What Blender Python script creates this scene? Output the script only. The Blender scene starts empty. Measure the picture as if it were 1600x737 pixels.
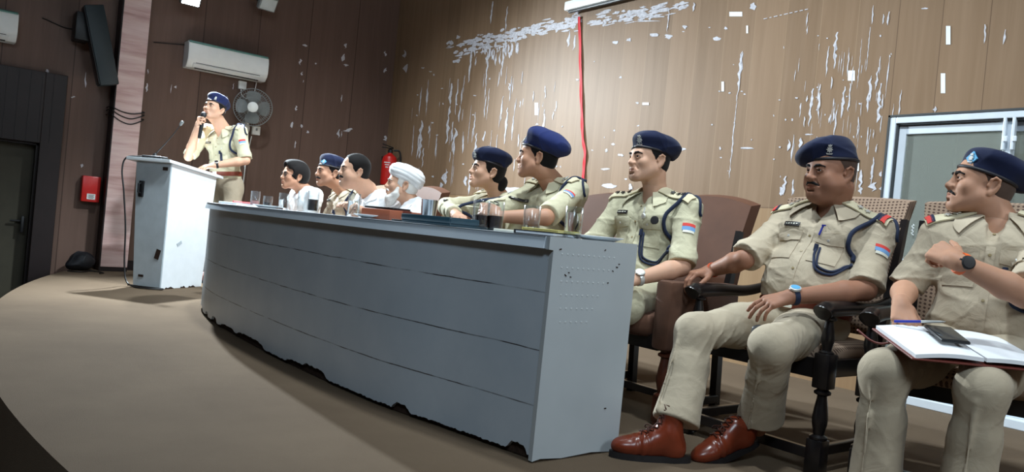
import bpy, bmesh, math, random
import numpy as np
from mathutils import Vector, Matrix
from mathutils.bvhtree import BVHTree
S = bpy.context.scene
COL = S.collection
V3 = lambda *a: np.array(a, float)

# ------------------------------------------------------------------ camera
F_PX, CX, CY, HC = 1200.0, 800.0, 368.5, 0.80
PSI, PHI, TH = math.radians(51.7), math.radians(5.5), math.radians(-0.43)
_d0 = V3(-math.sin(PSI), math.cos(PSI), 0); _R = V3(math.cos(PSI), math.sin(PSI), 0); _Z = V3(0, 0, 1)
_D = math.cos(TH)*_d0 + math.sin(TH)*_Z; _U = -math.sin(TH)*_d0 + math.cos(TH)*_Z
_XC = math.cos(PHI)*_R + math.sin(PHI)*_U; _YC = -math.sin(PHI)*_R + math.cos(PHI)*_U
EYE = V3(0, 0, HC)
cam_d = bpy.data.cameras.new('camera'); cam = bpy.data.objects.new('camera', cam_d); COL.objects.link(cam)
cam_d.sensor_width = 36.0; cam_d.lens = F_PX/1600*36.0; cam_d.clip_start = 0.05
m = Matrix.Identity(4)
for i in range(3):
    m[i][0] = _XC[i]; m[i][1] = _YC[i]; m[i][2] = -_D[i]; m[i][3] = EYE[i]
cam.matrix_world = m
S.camera = cam

def at(x, y, X=None, Y=None, Z=None):
    """the point of the room seen at a spot of the photograph, on the plane X, Y or Z"""
    r = ((x-CX)/F_PX)*_XC - ((y-CY)/F_PX)*_YC + _D
    t = X/r[0] if X is not None else Y/r[1] if Y is not None else (Z-HC)/r[2]
    return EYE + t*r

# ------------------------------------------------------------------ world, lights, exposure
w = bpy.data.worlds.new('world'); S.world = w; w.use_nodes = True
w.node_tree.nodes['Background'].inputs[0].default_value = (0.80, 0.90, 1.0, 1)
w.node_tree.nodes['Background'].inputs[1].default_value = 0.05
S.view_settings.view_transform = 'Standard'; S.view_settings.look = 'None'
S.view_settings.exposure = 0.0; S.view_settings.gamma = 1.0; S.view_settings.use_curve_mapping = False
S.cycles.use_denoising = True; S.cycles.transparent_max_bounces = 32

def lamp(name, kind, loc, target, energy, color, size=0.2, size_y=None, spot=None, blend=0.5):
    d = bpy.data.lights.new(name, kind); o = bpy.data.objects.new(name, d); COL.objects.link(o)
    d.energy = energy; d.color = color
    if kind == 'AREA':
        d.shape = 'RECTANGLE'; d.size = size; d.size_y = size_y or size
    else:
        d.shadow_soft_size = size
    if spot: d.spot_size = math.radians(spot); d.spot_blend = blend
    o.location = loc
    o.rotation_euler = (Vector(target)-Vector(loc)).to_track_quat('-Z', 'Y').to_euler()
    return o
COOL = (0.82, 0.935, 1.0)
LAMP_POS = V3(-8.52, 2.17, 2.90)
lamp('stage_flood_light', 'SPOT', LAMP_POS + V3(0.09, 0, -0.02), (-4.4, 2.25, 0.7), 2200, COOL, 0.05, spot=120, blend=0.8)
for sx, tx, en in ((-1.0, -1.7, 430), (-3.1, -3.4, 800), (-5.3, -6.3, 950)):
    lamp('ceiling_spot_light', 'SPOT', (sx, 1.95, 4.75), (tx, 3.45, 0.9), en, COOL, 0.16, spot=86, blend=1.0)
lamp('ceiling_spot_light', 'SPOT', (-3.9, 3.7, 4.75), (-7.1, 2.0, 0.4), 1500, COOL, 0.16, spot=38, blend=0.9)  # spot added only to brighten the lectern's wide face
lamp('side_panel_light', 'AREA', (3.0, 2.6, 3.2), (-2.0, 2.0, 0.6), 80, COOL, 1.2, 1.2)
lamp('hall_fill_light', 'AREA', (1.6, -1.6, 4.6), (-2.4, 2.6, 0.6), 170, (0.70, 0.87, 1.0), 1.6, 1.2)  # unseen fill added to lift the table front and trousers

# ------------------------------------------------------------------ helpers: objects
def tag(o, label=None, cat=None, group=None, kind=None):
    for k, v in (('label', label), ('category', cat), ('group', group), ('kind', kind)):
        if v: o[k] = v
    return o
def empty(name, loc=(0, 0, 0), rz=0.0):
    o = bpy.data.objects.new(name, None); COL.objects.link(o)
    o.location = loc; o.rotation_euler = (0, 0, rz); o.empty_display_size = 0.1
    return o
def thing(name, label, cat, loc=(0, 0, 0), rz=0.0, group=None):
    return tag(empty(name, loc, rz), label, cat, group)
def link(name, me, mats, parent=None, smooth=False):
    o = bpy.data.objects.new(name, me); COL.objects.link(o)
    for mt in (mats if isinstance(mats, (list, tuple)) else [mats]): me.materials.append(mt)
    if smooth is True: me.polygons.foreach_set('use_smooth', [True]*len(me.polygons))
    elif smooth:
        me.polygons.foreach_set('use_smooth', [True]*len(me.polygons))
        try: me.set_sharp_from_angle(angle=math.radians(smooth))
        except Exception: pass
    if parent is not None: o.parent = parent
    return o
def from_arrays(verts, faces, name='m'):
    me = bpy.data.meshes.new(name)
    verts = np.asarray(verts, np.float32); faces = np.asarray(faces, np.int32)
    me.vertices.add(len(verts)); me.vertices.foreach_set('co', verts.ravel())
    n = faces.shape[1]
    me.loops.add(faces.size); me.loops.foreach_set('vertex_index', faces.ravel())
    me.polygons.add(len(faces)); me.polygons.foreach_set('loop_start', np.arange(0, faces.size, n, dtype=np.int32))
    try: me.polygons.foreach_set('loop_total', np.full(len(faces), n, np.int32))
    except Exception: pass
    me.update(calc_edges=True); me.validate()
    return me
def copy_tree(o, parent=None):
    c = o.copy(); COL.objects.link(c); c.parent = parent
    for ch in list(o.children): copy_tree(ch, c)
    return c

class MB:
    """collects shapes into one mesh; coordinates local to the origin given at build"""
    def __init__(s): s.bm = bmesh.new()
    def box(s, c, d, rz=0.0, bev=0.0, R=None, mi=0, seg=2):
        bm = bmesh.new(); bmesh.ops.create_cube(bm, size=1.0)
        bmesh.ops.scale(bm, vec=Vector(d), verts=bm.verts)
        if bev > 0: bmesh.ops.bevel(bm, geom=bm.edges[:], offset=bev, segments=seg, affect='EDGES', profile=0.5)
        M = (R.to_4x4() if R is not None else Matrix.Rotation(rz, 4, 'Z'))
        M = Matrix.Translation(Vector(c)) @ M
        bm.transform(M); s._merge(bm, mi); return s
    def _merge(s, bm, mi=0):
        for f in bm.faces: f.material_index = mi
        me = bpy.data.meshes.new('t'); bm.to_mesh(me); bm.free(); s.bm.from_mesh(me); bpy.data.meshes.remove(me)
    def tube(s, pts, r, n=10, cap=True, mi=0):
        """tube of radius r (a number or one per point) along points"""
        P = [Vector(p) for p in pts]; rs = r if hasattr(r, '__len__') else [r]*len(P)
        bm = bmesh.new(); rings = []; T0 = (P[1]-P[0]).normalized()
        a = T0.orthogonal().normalized()
        for i, p in enumerate(P):
            t = (P[min(i+1, len(P)-1)]-P[max(i-1, 0)])
            t = t.normalized() if t.length > 1e-9 else T0
            a = (a - t*a.dot(t)); a = a.normalized() if a.length > 1e-6 else t.orthogonal().normalized()
            b = t.cross(a)
            rings.append([bm.verts.new(p + (a*math.cos(2*math.pi*k/n) + b*math.sin(2*math.pi*k/n))*rs[i]) for k in range(n)])
        for i in range(len(rings)-1):
            for k in range(n):
                bm.faces.new((rings[i][k], rings[i][(k+1) % n], rings[i+1][(k+1) % n], rings[i+1][k]))
        if cap: bm.faces.new(rings[0][::-1]); bm.faces.new(rings[-1])
        s._merge(bm, mi); return s
    def lathe(s, prof, c=(0, 0, 0), n=24, M=None, mi=0, sq=None):
        """surface of revolution about z: prof = [(radius, z), ...]"""
        bm = bmesh.new(); rings = []
        for r, z in prof:
            rings.append([bm.verts.new((r*math.cos(2*math.pi*k/n), r*math.sin(2*math.pi*k/n), z)) for k in range(n)] if r > 1e-6 else [bm.verts.new((0, 0, z))])
        for A, B in zip(rings, rings[1:]):
            for k in range(n):
                q = [A[k % len(A)], A[(k+1) % len(A)], B[(k+1) % len(B)], B[k % len(B)]]
                u = []
                for v in q:
                    if v not in u: u.append(v)
                if len(u) > 2:
                    try: bm.faces.new(u)
                    except ValueError: pass
        bmesh.ops.recalc_face_normals(bm, faces=bm.faces[:])
        bm.transform(Matrix.Translation(Vector(c)) @ (M.to_4x4() if M is not None else Matrix.Identity(4)))
        s._merge(bm, mi); return s
    def prism(s, poly, y0, y1, M=None, mi=0, bev=0.0):
        """polygon in the xz plane given depth along y"""
        bm = bmesh.new()
        a = [bm.verts.new((x, y0, z)) for x, z in poly]; b = [bm.verts.new((x, y1, z)) for x, z in poly]
        bm.faces.new(a); bm.faces.new(b[::-1]); n = len(a)
        for i in range(n): bm.faces.new((a[i], b[i], b[(i+1) % n], a[(i+1) % n]))
        bmesh.ops.recalc_face_normals(bm, faces=bm.faces[:])
        if bev: bmesh.ops.bevel(bm, geom=bm.edges[:], offset=bev, segments=2, affect='EDGES')
        if M is not None: bm.transform(M.to_4x4() if len(M) == 3 else M)
        s._merge(bm, mi); return s
    def grid(s, P, mi=0, closed=False):
        """surface from a 2-D array of points"""
        P = np.asarray(P, float); nu, nv = P.shape[:2]; bm = bmesh.new()
        vs = [[bm.verts.new(P[i, j]) for j in range(nv)] for i in range(nu)]
        for i in range(nu-(0 if closed else 1)):
            for j in range(nv-1):
                bm.faces.new((vs[i][j], vs[(i+1) % nu][j], vs[(i+1) % nu][j+1], vs[i][j+1]))
        s._merge(bm, mi); return s
    def slab(s, P, N, t, mi=0):
        """closed sheet: points P (nu,nv,3), moved by t along unit normals N for the other face"""
        P = np.asarray(P, float); Q = P + np.asarray(N)*t; nu, nv = P.shape[:2]; bm = bmesh.new()
        A = [[bm.verts.new(P[i, j]) for j in range(nv)] for i in range(nu)]
        B = [[bm.verts.new(Q[i, j]) for j in range(nv)] for i in range(nu)]
        for i in range(nu-1):
            for j in range(nv-1):
                bm.faces.new((A[i][j], A[i][j+1], A[i+1][j+1], A[i+1][j]))
                bm.faces.new((B[i][j], B[i+1][j], B[i+1][j+1], B[i][j+1]))
        for i in range(nu-1):
            bm.faces.new((A[i][0], A[i+1][0], B[i+1][0], B[i][0])); bm.faces.new((A[i+1][-1], A[i][-1], B[i][-1], B[i+1][-1]))
        for j in range(nv-1):
            bm.faces.new((A[0][j+1], A[0][j], B[0][j], B[0][j+1])); bm.faces.new((A[-1][j], A[-1][j+1], B[-1][j+1], B[-1][j]))
        bmesh.ops.recalc_face_normals(bm, faces=bm.faces[:])
        s._merge(bm, mi); return s
    def build(s, name, mats, parent=None, smooth=35, origin=None):
        me = bpy.data.meshes.new(name)
        if origin is not None: s.bm.transform(Matrix.Translation(-Vector(origin)))
        s.bm.to_mesh(me); s.bm.free()
        return link(name, me, mats, parent, smooth)

def smoothpath(pts, n=8):
    """Catmull-Rom points through pts"""
    P = [np.array(p, float) for p in pts]; P = [2*P[0]-P[1]] + P + [2*P[-1]-P[-2]]; out = []
    for i in range(1, len(P)-2):
        for k in range(n):
            t = k/n
            out.append(0.5*((2*P[i]) + (P[i+1]-P[i-1])*t + (2*P[i-1]-5*P[i]+4*P[i+1]-P[i+2])*t*t + (3*P[i]-P[i-1]-3*P[i+1]+P[i+2])*t**3))
    out.append(P[-2]); return out

# ------------------------------------------------------------------ helpers: materials
def srgb(r, g, b):
    f = lambda c: (c/255/12.92) if c <= 10 else ((c/255+0.055)/1.055)**2.4
    return (f(r), f(g), f(b), 1.0)
class NT:
    def __init__(s, name, rough=0.6, spec=0.4, metal=0.0):
        s.m = bpy.data.materials.new(name); s.m.use_nodes = True; s.t = s.m.node_tree
        s.b = s.t.nodes['Principled BSDF']; s.b.inputs['Roughness'].default_value = rough
        s.b.inputs['Specular IOR Level'].default_value = spec; s.b.inputs['Metallic'].default_value = metal
        s._co = {}
    def n(s, typ, **kw):
        x = s.t.nodes.new(typ)
        for k, v in kw.items(): setattr(x, k, v)
        return x
    def l(s, a, b): s.t.links.new(a, b)
    def co(s, kind='Object', scale=(1, 1, 1), loc=(0, 0, 0), rot=(0, 0, 0)):
        c = s.n('ShaderNodeTexCoord'); mp = s.n('ShaderNodeMapping')
        mp.inputs['Scale'].default_value = scale; mp.inputs['Location'].default_value = loc; mp.inputs['Rotation'].default_value = rot
        s.l(c.outputs[kind], mp.inputs[0]); return mp.outputs[0]
    def noise(s, vec, scale=5, detail=4, rough=0.55, dist=0.0):
        x = s.n('ShaderNodeTexNoise'); x.inputs['Scale'].default_value = scale; x.inputs['Detail'].default_value = detail
        x.inputs['Roughness'].default_value = rough; x.inputs['Distortion'].default_value = dist
        s.l(vec, x.inputs['Vector']); return x.outputs['Fac']
    def ramp(s, fac, stops, interp='LINEAR'):
        x = s.n('ShaderNodeValToRGB'); e = x.color_ramp.elements; x.color_ramp.interpolation = interp
        while len(e) < len(stops): e.new(0.5)
        for el, (p, c) in zip(e, stops): el.position = p; el.color = c if len(c) == 4 else (*c, 1)
        s.l(fac, x.inputs[0]); return x.outputs[0]
    def mix(s, fac, a, b, mode='MIX'):
        x = s.n('ShaderNodeMix', data_type='RGBA', blend_type=mode)
        for k, v in ((0, fac), (6, a), (7, b)):
            if hasattr(v, 'is_linked') or hasattr(v, 'links'): s.l(v, x.inputs[k])
            else: x.inputs[k].default_value = v
        return x.outputs[2]
    def math(s, op, a, b=None, c=None, clamp=False):
        x = s.n('ShaderNodeMath', operation=op); x.use_clamp = clamp
        for i, v in enumerate((a, b, c)):
            if v is None: continue
            if hasattr(v, 'links'): s.l(v, x.inputs[i])
            else: x.inputs[i].default_value = v
        return x.outputs[0]
    def sep(s, vec):
        x = s.n('ShaderNodeSeparateXYZ'); s.l(vec, x.inputs[0]); return x.outputs
    def color(s, c):
        if hasattr(c, 'links'): s.l(c, s.b.inputs['Base Color'])
        else: s.b.inputs['Base Color'].default_value = c
        return s
    def bump(s, h, strength=0.3, dist=0.01):
        x = s.n('ShaderNodeBump'); x.inputs['Strength'].default_value = strength; x.inputs['Distance'].default_value = dist
        s.l(h, x.inputs['Height']); s.l(x.outputs[0], s.b.inputs['Normal']); return s
def plain(name, c, rough=0.5, spec=0.4, metal=0.0, var=0.06, scale=12.0, bump=0.0, coat=0.0):
    """one colour with a faint procedural mottling"""
    t = NT(name, rough, spec, metal); v = t.co('Object')
    n = t.noise(v, scale, 3); d = tuple(x*(1-var) for x in c[:3])+(1,); e = tuple(min(1, x*(1+var)) for x in c[:3])+(1,)
    t.color(t.ramp(n, [(0.3, d), (0.7, e)]))
    if bump: t.bump(t.noise(v, scale*6, 3), bump, 0.003)
    if coat: t.b.inputs['Coat Weight'].default_value = coat
    return t.m
def fabric(name, c, rough=0.85, weave=900, fold=0.0, var=0.05, wave=16):
    t = NT(name, rough, 0.15); v = t.co('Object')
    n = t.noise(v, 9, 4); d = tuple(x*(1-var) for x in c[:3])+(1,); e = tuple(min(1, x*(1+var)) for x in c[:3])+(1,)
    t.color(t.ramp(n, [(0.3, d), (0.7, e)]))
    t.b.inputs['Sheen Weight'].default_value = 0.1
    h = t.noise(v, weave, 2)
    if fold:
        big = t.noise(v, wave, 4, 0.5, 1.2)
        h = t.math('ADD', t.math('MULTIPLY', big, 4.0*fold), t.math('MULTIPLY', h, 0.15))
        t.bump(h, 0.5, 0.006)
    else: t.bump(h, 0.15, 0.002)
    return t.m
def thin_glass(name, c=(0.96, 0.98, 0.99, 1), ior=1.4):
    """thin clear glass: sees through straight, mirrors by its angle"""
    t = NT(name, 0.05); out = t.t.nodes['Material Output']; a = t.n('ShaderNodeBsdfTransparent'); g = t.n('ShaderNodeBsdfGlossy'); f = t.n('ShaderNodeLayerWeight'); f.inputs['Blend'].default_value = 0.5; m_ = t.n('ShaderNodeMixShader')
    a.inputs[0].default_value = c; g.inputs['Roughness'].default_value = 0.12; fac = t.math('ADD', t.math('MULTIPLY', t.math('POWER', f.outputs['Facing'], 2.2), 0.75), 0.03)
    t.l(fac, m_.inputs[0]); t.l(a.outputs[0], m_.inputs[1]); t.l(g.outputs[0], m_.inputs[2]); t.l(m_.outputs[0], out.inputs['Surface']); return t.m
def glassy(name, c=(1, 1, 1, 1), rough=0.0, ior=1.45):
    t = NT(name, rough, 0.5); t.color(c); t.b.inputs['Transmission Weight'].default_value = 1.0; t.b.inputs['IOR'].default_value = ior
    return t.m
# ------------------------------------------------------------------ setting: materials
def laminate(name, axis, base, alt, seam, low=None, plank=0.262, off=0.0, pale=None):
    t = NT(name, 0.5, 0.22); v = t.co('Object'); X = t.sep(v); u = X[axis]
    g1 = t.noise(t.co('Object', (9, 9, 0.55)), 1.6, 5, 0.6, 0.5)
    g2 = t.noise(t.co('Object', (70, 70, 1.6)), 1.0, 3, 0.5)
    pk = t.math('DIVIDE', t.math('ADD', u, off), plank); wn = t.n('ShaderNodeTexWhiteNoise', noise_dimensions='1D')
    t.l(t.math('FLOOR', pk), wn.inputs['W'])
    c = t.ramp(g1, [(0.25, alt), (0.75, base)])
    c = t.mix(t.math('MULTIPLY', g2, 0.28), c, tuple(x*0.55 for x in base[:3])+(1,))
    c = t.mix(t.math('MULTIPLY', wn.outputs['Value'], 0.22), c, tuple(min(1, x*1.5) for x in base[:3])+(1,))
    if low:
        b = t.math('LESS_THAN', X[2], low[0]); c = t.mix(b, c, t.ramp(g1, [(0.25, low[1]), (0.75, low[2])]))
        hs = t.math('LESS_THAN', t.math('ABSOLUTE', t.math('SUBTRACT', X[2], low[0])), 0.004)
        c = t.mix(t.math('MULTIPLY', hs, 0.5), c, seam)
    fr = t.math('FRACT', pk)
    ln = t.math('LESS_THAN', fr, 0.016)
    c = t.mix(t.math('MULTIPLY', ln, 0.65), c, seam if pale is None else t.mix(t.math('LESS_THAN', u, pale[0]), seam, pale[1]))
    t.color(c); t.bump(g2, 0.08, 0.002)
    return t.m
M = {}
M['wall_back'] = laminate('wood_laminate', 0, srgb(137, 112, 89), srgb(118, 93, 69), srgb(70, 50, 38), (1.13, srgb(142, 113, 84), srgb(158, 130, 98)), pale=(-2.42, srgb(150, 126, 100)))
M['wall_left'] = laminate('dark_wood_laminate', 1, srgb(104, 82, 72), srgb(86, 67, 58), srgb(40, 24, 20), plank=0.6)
M['flake'] = plain('bare_plaster_patch', srgb(192, 190, 195), 0.9, 0.1, var=0.2, scale=40)
M['tape'] = plain('white_tape', srgb(228, 232, 235), 0.6)
M['carpet'] = None
t = NT('beige_carpet', 0.95, 0.08); v = t.co('Object'); n1 = t.noise(v, 1.3, 5, 0.6); n2 = t.noise(v, 260, 2)
c = t.ramp(n1, [(0.3, srgb(94, 80, 66)), (0.7, srgb(108, 93, 77))]); t.color(t.mix(t.math('MULTIPLY', n2, 0.25), c, srgb(84, 69, 55))); t.bump(n2, 0.4, 0.004); M['carpet'] = t.m
M['hall'] = plain('dark_hall_carpet', srgb(52, 40, 34), 0.95, 0.1, var=0.2)
M['ceil'] = plain('ceiling_paint', srgb(120, 100, 88), 0.9, 0.1)
M['dark_lam'] = plain('very_dark_laminate', srgb(34, 25, 25), 0.45, 0.3, var=0.2, scale=4)
M['olive_door'] = plain('olive_door_leaf', srgb(66, 62, 50), 0.6, 0.3, var=0.12, scale=5)
t = NT('pink_marble_laminate', 0.35, 0.4); v = t.co('Object', (1.2, 1.2, 11)); n1 = t.noise(v, 1.0, 5, 0.6, 0.3)
t.color(t.ramp(n1, [(0.3, srgb(156, 120, 114)), (0.5, srgb(190, 160, 155)), (0.72, srgb(208, 186, 182))])); M['marble'] = t.m
M['alu'] = plain('white_aluminium', srgb(214, 222, 230), 0.35, 0.5, var=0.03)
M['alu_dark'] = plain('grey_gasket', srgb(60, 64, 66), 0.6)
t = NT('tinted_glass', 0.03, 0.6); t.color(srgb(206, 212, 204)); t.b.inputs['Transmission Weight'].default_value = 0.75; t.b.inputs['IOR'].default_value = 1.5; M['pane'] = t.m
M['olive_wall'] = plain('olive_room_paint', srgb(138, 138, 126), 0.9, 0.1)
M['black'] = plain('black_plastic', srgb(26, 27, 29), 0.45)
M['blackcord'] = plain('black_rubber_cord', srgb(20, 18, 18), 0.55)
M['white_pl'] = plain('white_plastic', srgb(222, 224, 222), 0.4, var=0.03)
M['grey_pl'] = plain('grey_plastic', srgb(120, 124, 124), 0.45)
M['steel'] = plain('steel', srgb(190, 194, 198), 0.22, 0.5, 1.0)
M['red_paint'] = plain('red_paint', srgb(190, 30, 26), 0.35, 0.5)

# ------------------------------------------------------------------ setting: floors and walls
XL, XR, YB, ZC, ZH = -8.77, 3.4, 4.75, 4.95, -0.65
def stage_edge(x): 
    d = x + 3.95; return 0.31 + 11.2 - math.sqrt(11.2**2 - d*d)
def poly_slab(top, z0, z1):
    b = MB(); bm = b.bm
    a = [bm.verts.new((x, y, z1)) for x, y in top]; c = [bm.verts.new((x, y, z0)) for x, y in top]
    bm.faces.new(a); bm.faces.new(c[::-1]); n = len(a)
    for i in range(n): bm.faces.new((a[i], c[i], c[(i+1) % n], a[(i+1) % n]))
    bmesh.ops.recalc_face_normals(bm, faces=bm.faces[:]); return b
front = [(x, stage_edge(x)) for x in np.linspace(XL, XR, 60)]
b = poly_slab(front + [(XR, YB), (XL, YB)], ZH, 0.0)
tag(b.build('floor', M['carpet'], smooth=False), kind='structure')
b = MB(); b.box(((XL+XR)/2, -1.0, ZH-0.05), (XR-XL+0.4, 12.2, 0.1)); tag(b.build('floor_hall', M['hall'], smooth=False), kind='structure')
b = MB(); b.box(((XL+XR)/2, -0.8, ZC+0.05), (XR-XL+0.4, 11.6, 0.1)); tag(b.build('ceiling', M['ceil'], smooth=False), kind='structure')
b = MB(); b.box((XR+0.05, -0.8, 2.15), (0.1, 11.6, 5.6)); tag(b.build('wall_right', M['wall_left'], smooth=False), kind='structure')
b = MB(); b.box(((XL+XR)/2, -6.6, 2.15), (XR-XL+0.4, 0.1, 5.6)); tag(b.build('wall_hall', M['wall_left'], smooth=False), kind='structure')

# back wall with the door opening; chips, torn tape and paint residue are marks on its face
DX0, DX1, DZ = -2.324, -1.02, 1.716
rnd = random.Random(7)
b = MB()
b.box(((XL+DX0)/2, YB+0.05, (ZC+ZH)/2), (DX0-XL, 0.1, ZC-ZH)); b.box(((DX1+XR)/2, YB+0.05, (ZC+ZH)/2), (XR-DX1, 0.1, ZC-ZH))
b.box(((DX0+DX1)/2, YB+0.05, (ZC+DZ)/2), (DX1-DX0, 0.1, ZC-DZ)); b.box(((DX0+DX1)/2, YB+0.05, -0.325), (DX1-DX0, 0.1, 0.65))
def mark(b, pts, mi, side=None):
    """a polygon given by spots on the wall"""
    e = 0.001+0.003*rnd.random()
    q = [at(x, y, Y=YB-e) if side is None else at(x, y, X=XL+e) for x, y in pts]
    bm = b.bm; f = bm.faces.new([bm.verts.new(p) for p in q]); f.material_index = mi; f.normal_update()
def streak(b, x, y, L, w, mi=1, side=None, lean=-0.1):
    n = max(4, int(L/5)); l, r = [], []
    for i in range(n+1):
        yy = y + L*i/n; xx = x + lean*L*i/n; e = math.sin(math.pi*min(1, max(0.04, i/n)))**0.5
        ww = w*0.36*e*rnd.uniform(0.3, 1.25)
        j = rnd.uniform(-0.25, 0.25)*w
        l.append((xx-ww+j, yy)); r.append((xx+ww+j, yy))
    mark(b, l + r[::-1], mi, side)
def blob(b, x, y, rx, ry, mi=1, side=None, slant=0.0):
    n = rnd.randint(8, 12); P = []
    for k in range(n):
        a = 2*math.pi*k/n; s = rnd.uniform(0.45, 1.15); px = rx*s*math.cos(a); P.append((x+px, y+ry*s*math.sin(a)+slant*px))
    mark(b, P, mi, side)
def rect(b, x, y, wd, h, lean=-0.1, mi=2, slant=0.0):
    mark(b, [(x-lean*-h/2-wd/2, y-h/2-slant*wd/2), (x-lean*-h/2+wd/2, y-h/2+slant*wd/2), (x+lean*h/2+wd/2, y+h/2+slant*wd/2), (x+lean*h/2-wd/2, y+h/2-slant*wd/2)], mi)
# torn band where a banner was glued
for _ in range(210):
    s = rnd.random()**0.8; x = 700+s*205; y = 76-s*44+rnd.gauss(0, 6)+ (10 if s < .45 and rnd.random() < .4 else 0)
    blob(b, x, y, rnd.uniform(2, 9), rnd.uniform(1, 3.6), slant=-0.2)
for _ in range(34):
    s = rnd.random(); x = 735+s*80; y = 78-s*18+rnd.gauss(4, 7); streak(b, x, y, rnd.uniform(6, 22), rnd.uniform(2, 5))
for _ in range(80):
    s = rnd.random(); x = 925+s*150; y = 33-s*24+rnd.gauss(0, 5); blob(b, x, y, rnd.uniform(3, 13), rnd.uniform(1, 3), slant=-0.22)
for x, y, L, wd in [(945, 30, 12, 7), (1018, 20, 12, 14), (1022, 10, 8, 16), (1085, 4, 14, 5), (1046, 12, 40, 3), (1178, 4, 12, 14), (890, 48, 26, 5), (898, 55, 24, 6), (793, 10, 40, 3), (770, 2, 36, 4), (738, 70, 60, 4), (764, 78, 56, 3), (788, 68, 52, 4)]: streak(b, x, y, L, wd)
# long runs of dried glue, left half
for _ in range(85):
    x = rnd.uniform(640, 872); y = rnd.uniform(100, 275); streak(b, x, y, rnd.uniform(10, 62)*(1.1-0.5*abs(x-740)/130), rnd.choice([1, 1.2, 1.6, 2.5, 4]))
for x, y, L, wd in [(660, 188, 60, 7), (706, 130, 34, 5), (703, 165, 60, 6), (712, 200, 42, 8), (708, 190, 32, 4), (786, 150, 40, 3), (793, 168, 50, 3), (805, 160, 60, 2), (757, 205, 16, 6), (745, 208, 32, 5), (741, 262, 16, 10), (696, 268, 20, 13), (688, 285, 14, 12), (728, 275, 16, 8), (851, 178, 24, 5), (796, 130, 12, 5), (634, 78, 12, 12), (636, 100, 14, 10), (655, 210, 40, 3), (775, 232, 22, 5)]: streak(b, x, y, L, wd)
for _ in range(40): blob(b, rnd.uniform(650, 1000), rnd.uniform(95, 300), rnd.uniform(1, 3), rnd.uniform(1, 2.5))
for x, y, rx, ry in [(962, 66, 5, 3.5), (983, 62, 5, 3), (952, 290, 12, 4), (985, 292, 4, 6), (958, 225, 3, 2.5), (948, 235, 2.5, 3), (970, 242, 5, 2.5), (1065, 233, 7, 3), (945, 264, 9, 1.5), (1022, 54, 7, 4), (1045, 57, 8, 4), (1070, 42, 4, 4), (1119, 60, 7, 4), (1134, 44, 3, 3), (1125, 232, 2, 3)]: blob(b, x, y, rx, ry)
# long pale tear and marks on the right half
for x, y, L, wd in [(1159, 80, 75, 5), (1152, 150, 130, 3), (1160, 82, 40, 7), (1262, 20, 24, 3), (1308, 50, 58, 7), (1295, 72, 50, 3), (1361, 118, 58, 7), (1377, 130, 62, 9), (1372, 105, 30, 6), (1390, 85, 70, 2.5), (1270, 138, 60, 6), (1282, 145, 42, 4), (1320, 135, 46, 5), (1329, 130, 45, 4), (1389, 18, 22, 4), (1381, 22, 16, 3), (1540, 38, 30, 5), (1570, 46, 24, 5), (1365, 8, 30, 3), (1360, 42, 70, 2), (1227, 275, 30, 9), (1222, 292, 14, 12), (1240, 280, 26, 4), (1252, 215, 16, 7), (1233, 218, 18, 8), (1240, 290, 14, 4), (1347, 265, 30, 7), (1345, 292, 12, 8), (1370, 225, 14, 4), (1365, 245, 50, 4), (1366, 285, 14, 15), (1377, 268, 8, 6), (1378, 290, 10, 8), (1300, 120, 20, 3), (1262, 40, 14, 2.5), (1408, 140, 40, 4), (1462, 166, 10, 8), (1347, 60, 80, 1.6)]: streak(b, x, y, L, wd)
for _ in range(70):
    x = rnd.uniform(1240, 1400); y = rnd.uniform(60, 265); streak(b, x, y, rnd.uniform(8, 44), rnd.choice([0.8, 1, 1.4, 2.2, 3.5]))
for _ in range(40): blob(b, rnd.uniform(1060, 1420), rnd.uniform(30, 300), rnd.uniform(0.8, 2.6), rnd.uniform(0.8, 2.4))
for k in range(9): rect(b, 1196+k*8, 29-k*1.8, rnd.uniform(3, 7), 1.2, slant=-0.22, mi=1)
for x, y, wd, h in [(1483, 55, 7, 29), (1475, 130, 7, 31), (1331, 118, 11, 16), (1130, 135, 4, 15), (839, 170, 5, 19), (1009, 162, 10, 4), (1340, 258, 6, 18), (1150, 22, 20, 7), (1168, 46, 3, 12)]: rect(b, x, y, wd, h)
for x, y, wd in [(1168, 231, 28), (1168, 350, 22), (1155, 362, 16), (1148, 366, 10), (1263, 210, 16), (1025, 26, 30), (1445, 13, 14), (1010, 33, 40)]: blob(b, x, y, wd/2, 1.4)
tag(b.build('wall_back', [M['wall_back'], M['flake'], M['tape']], smooth=False), kind='structure')

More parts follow.
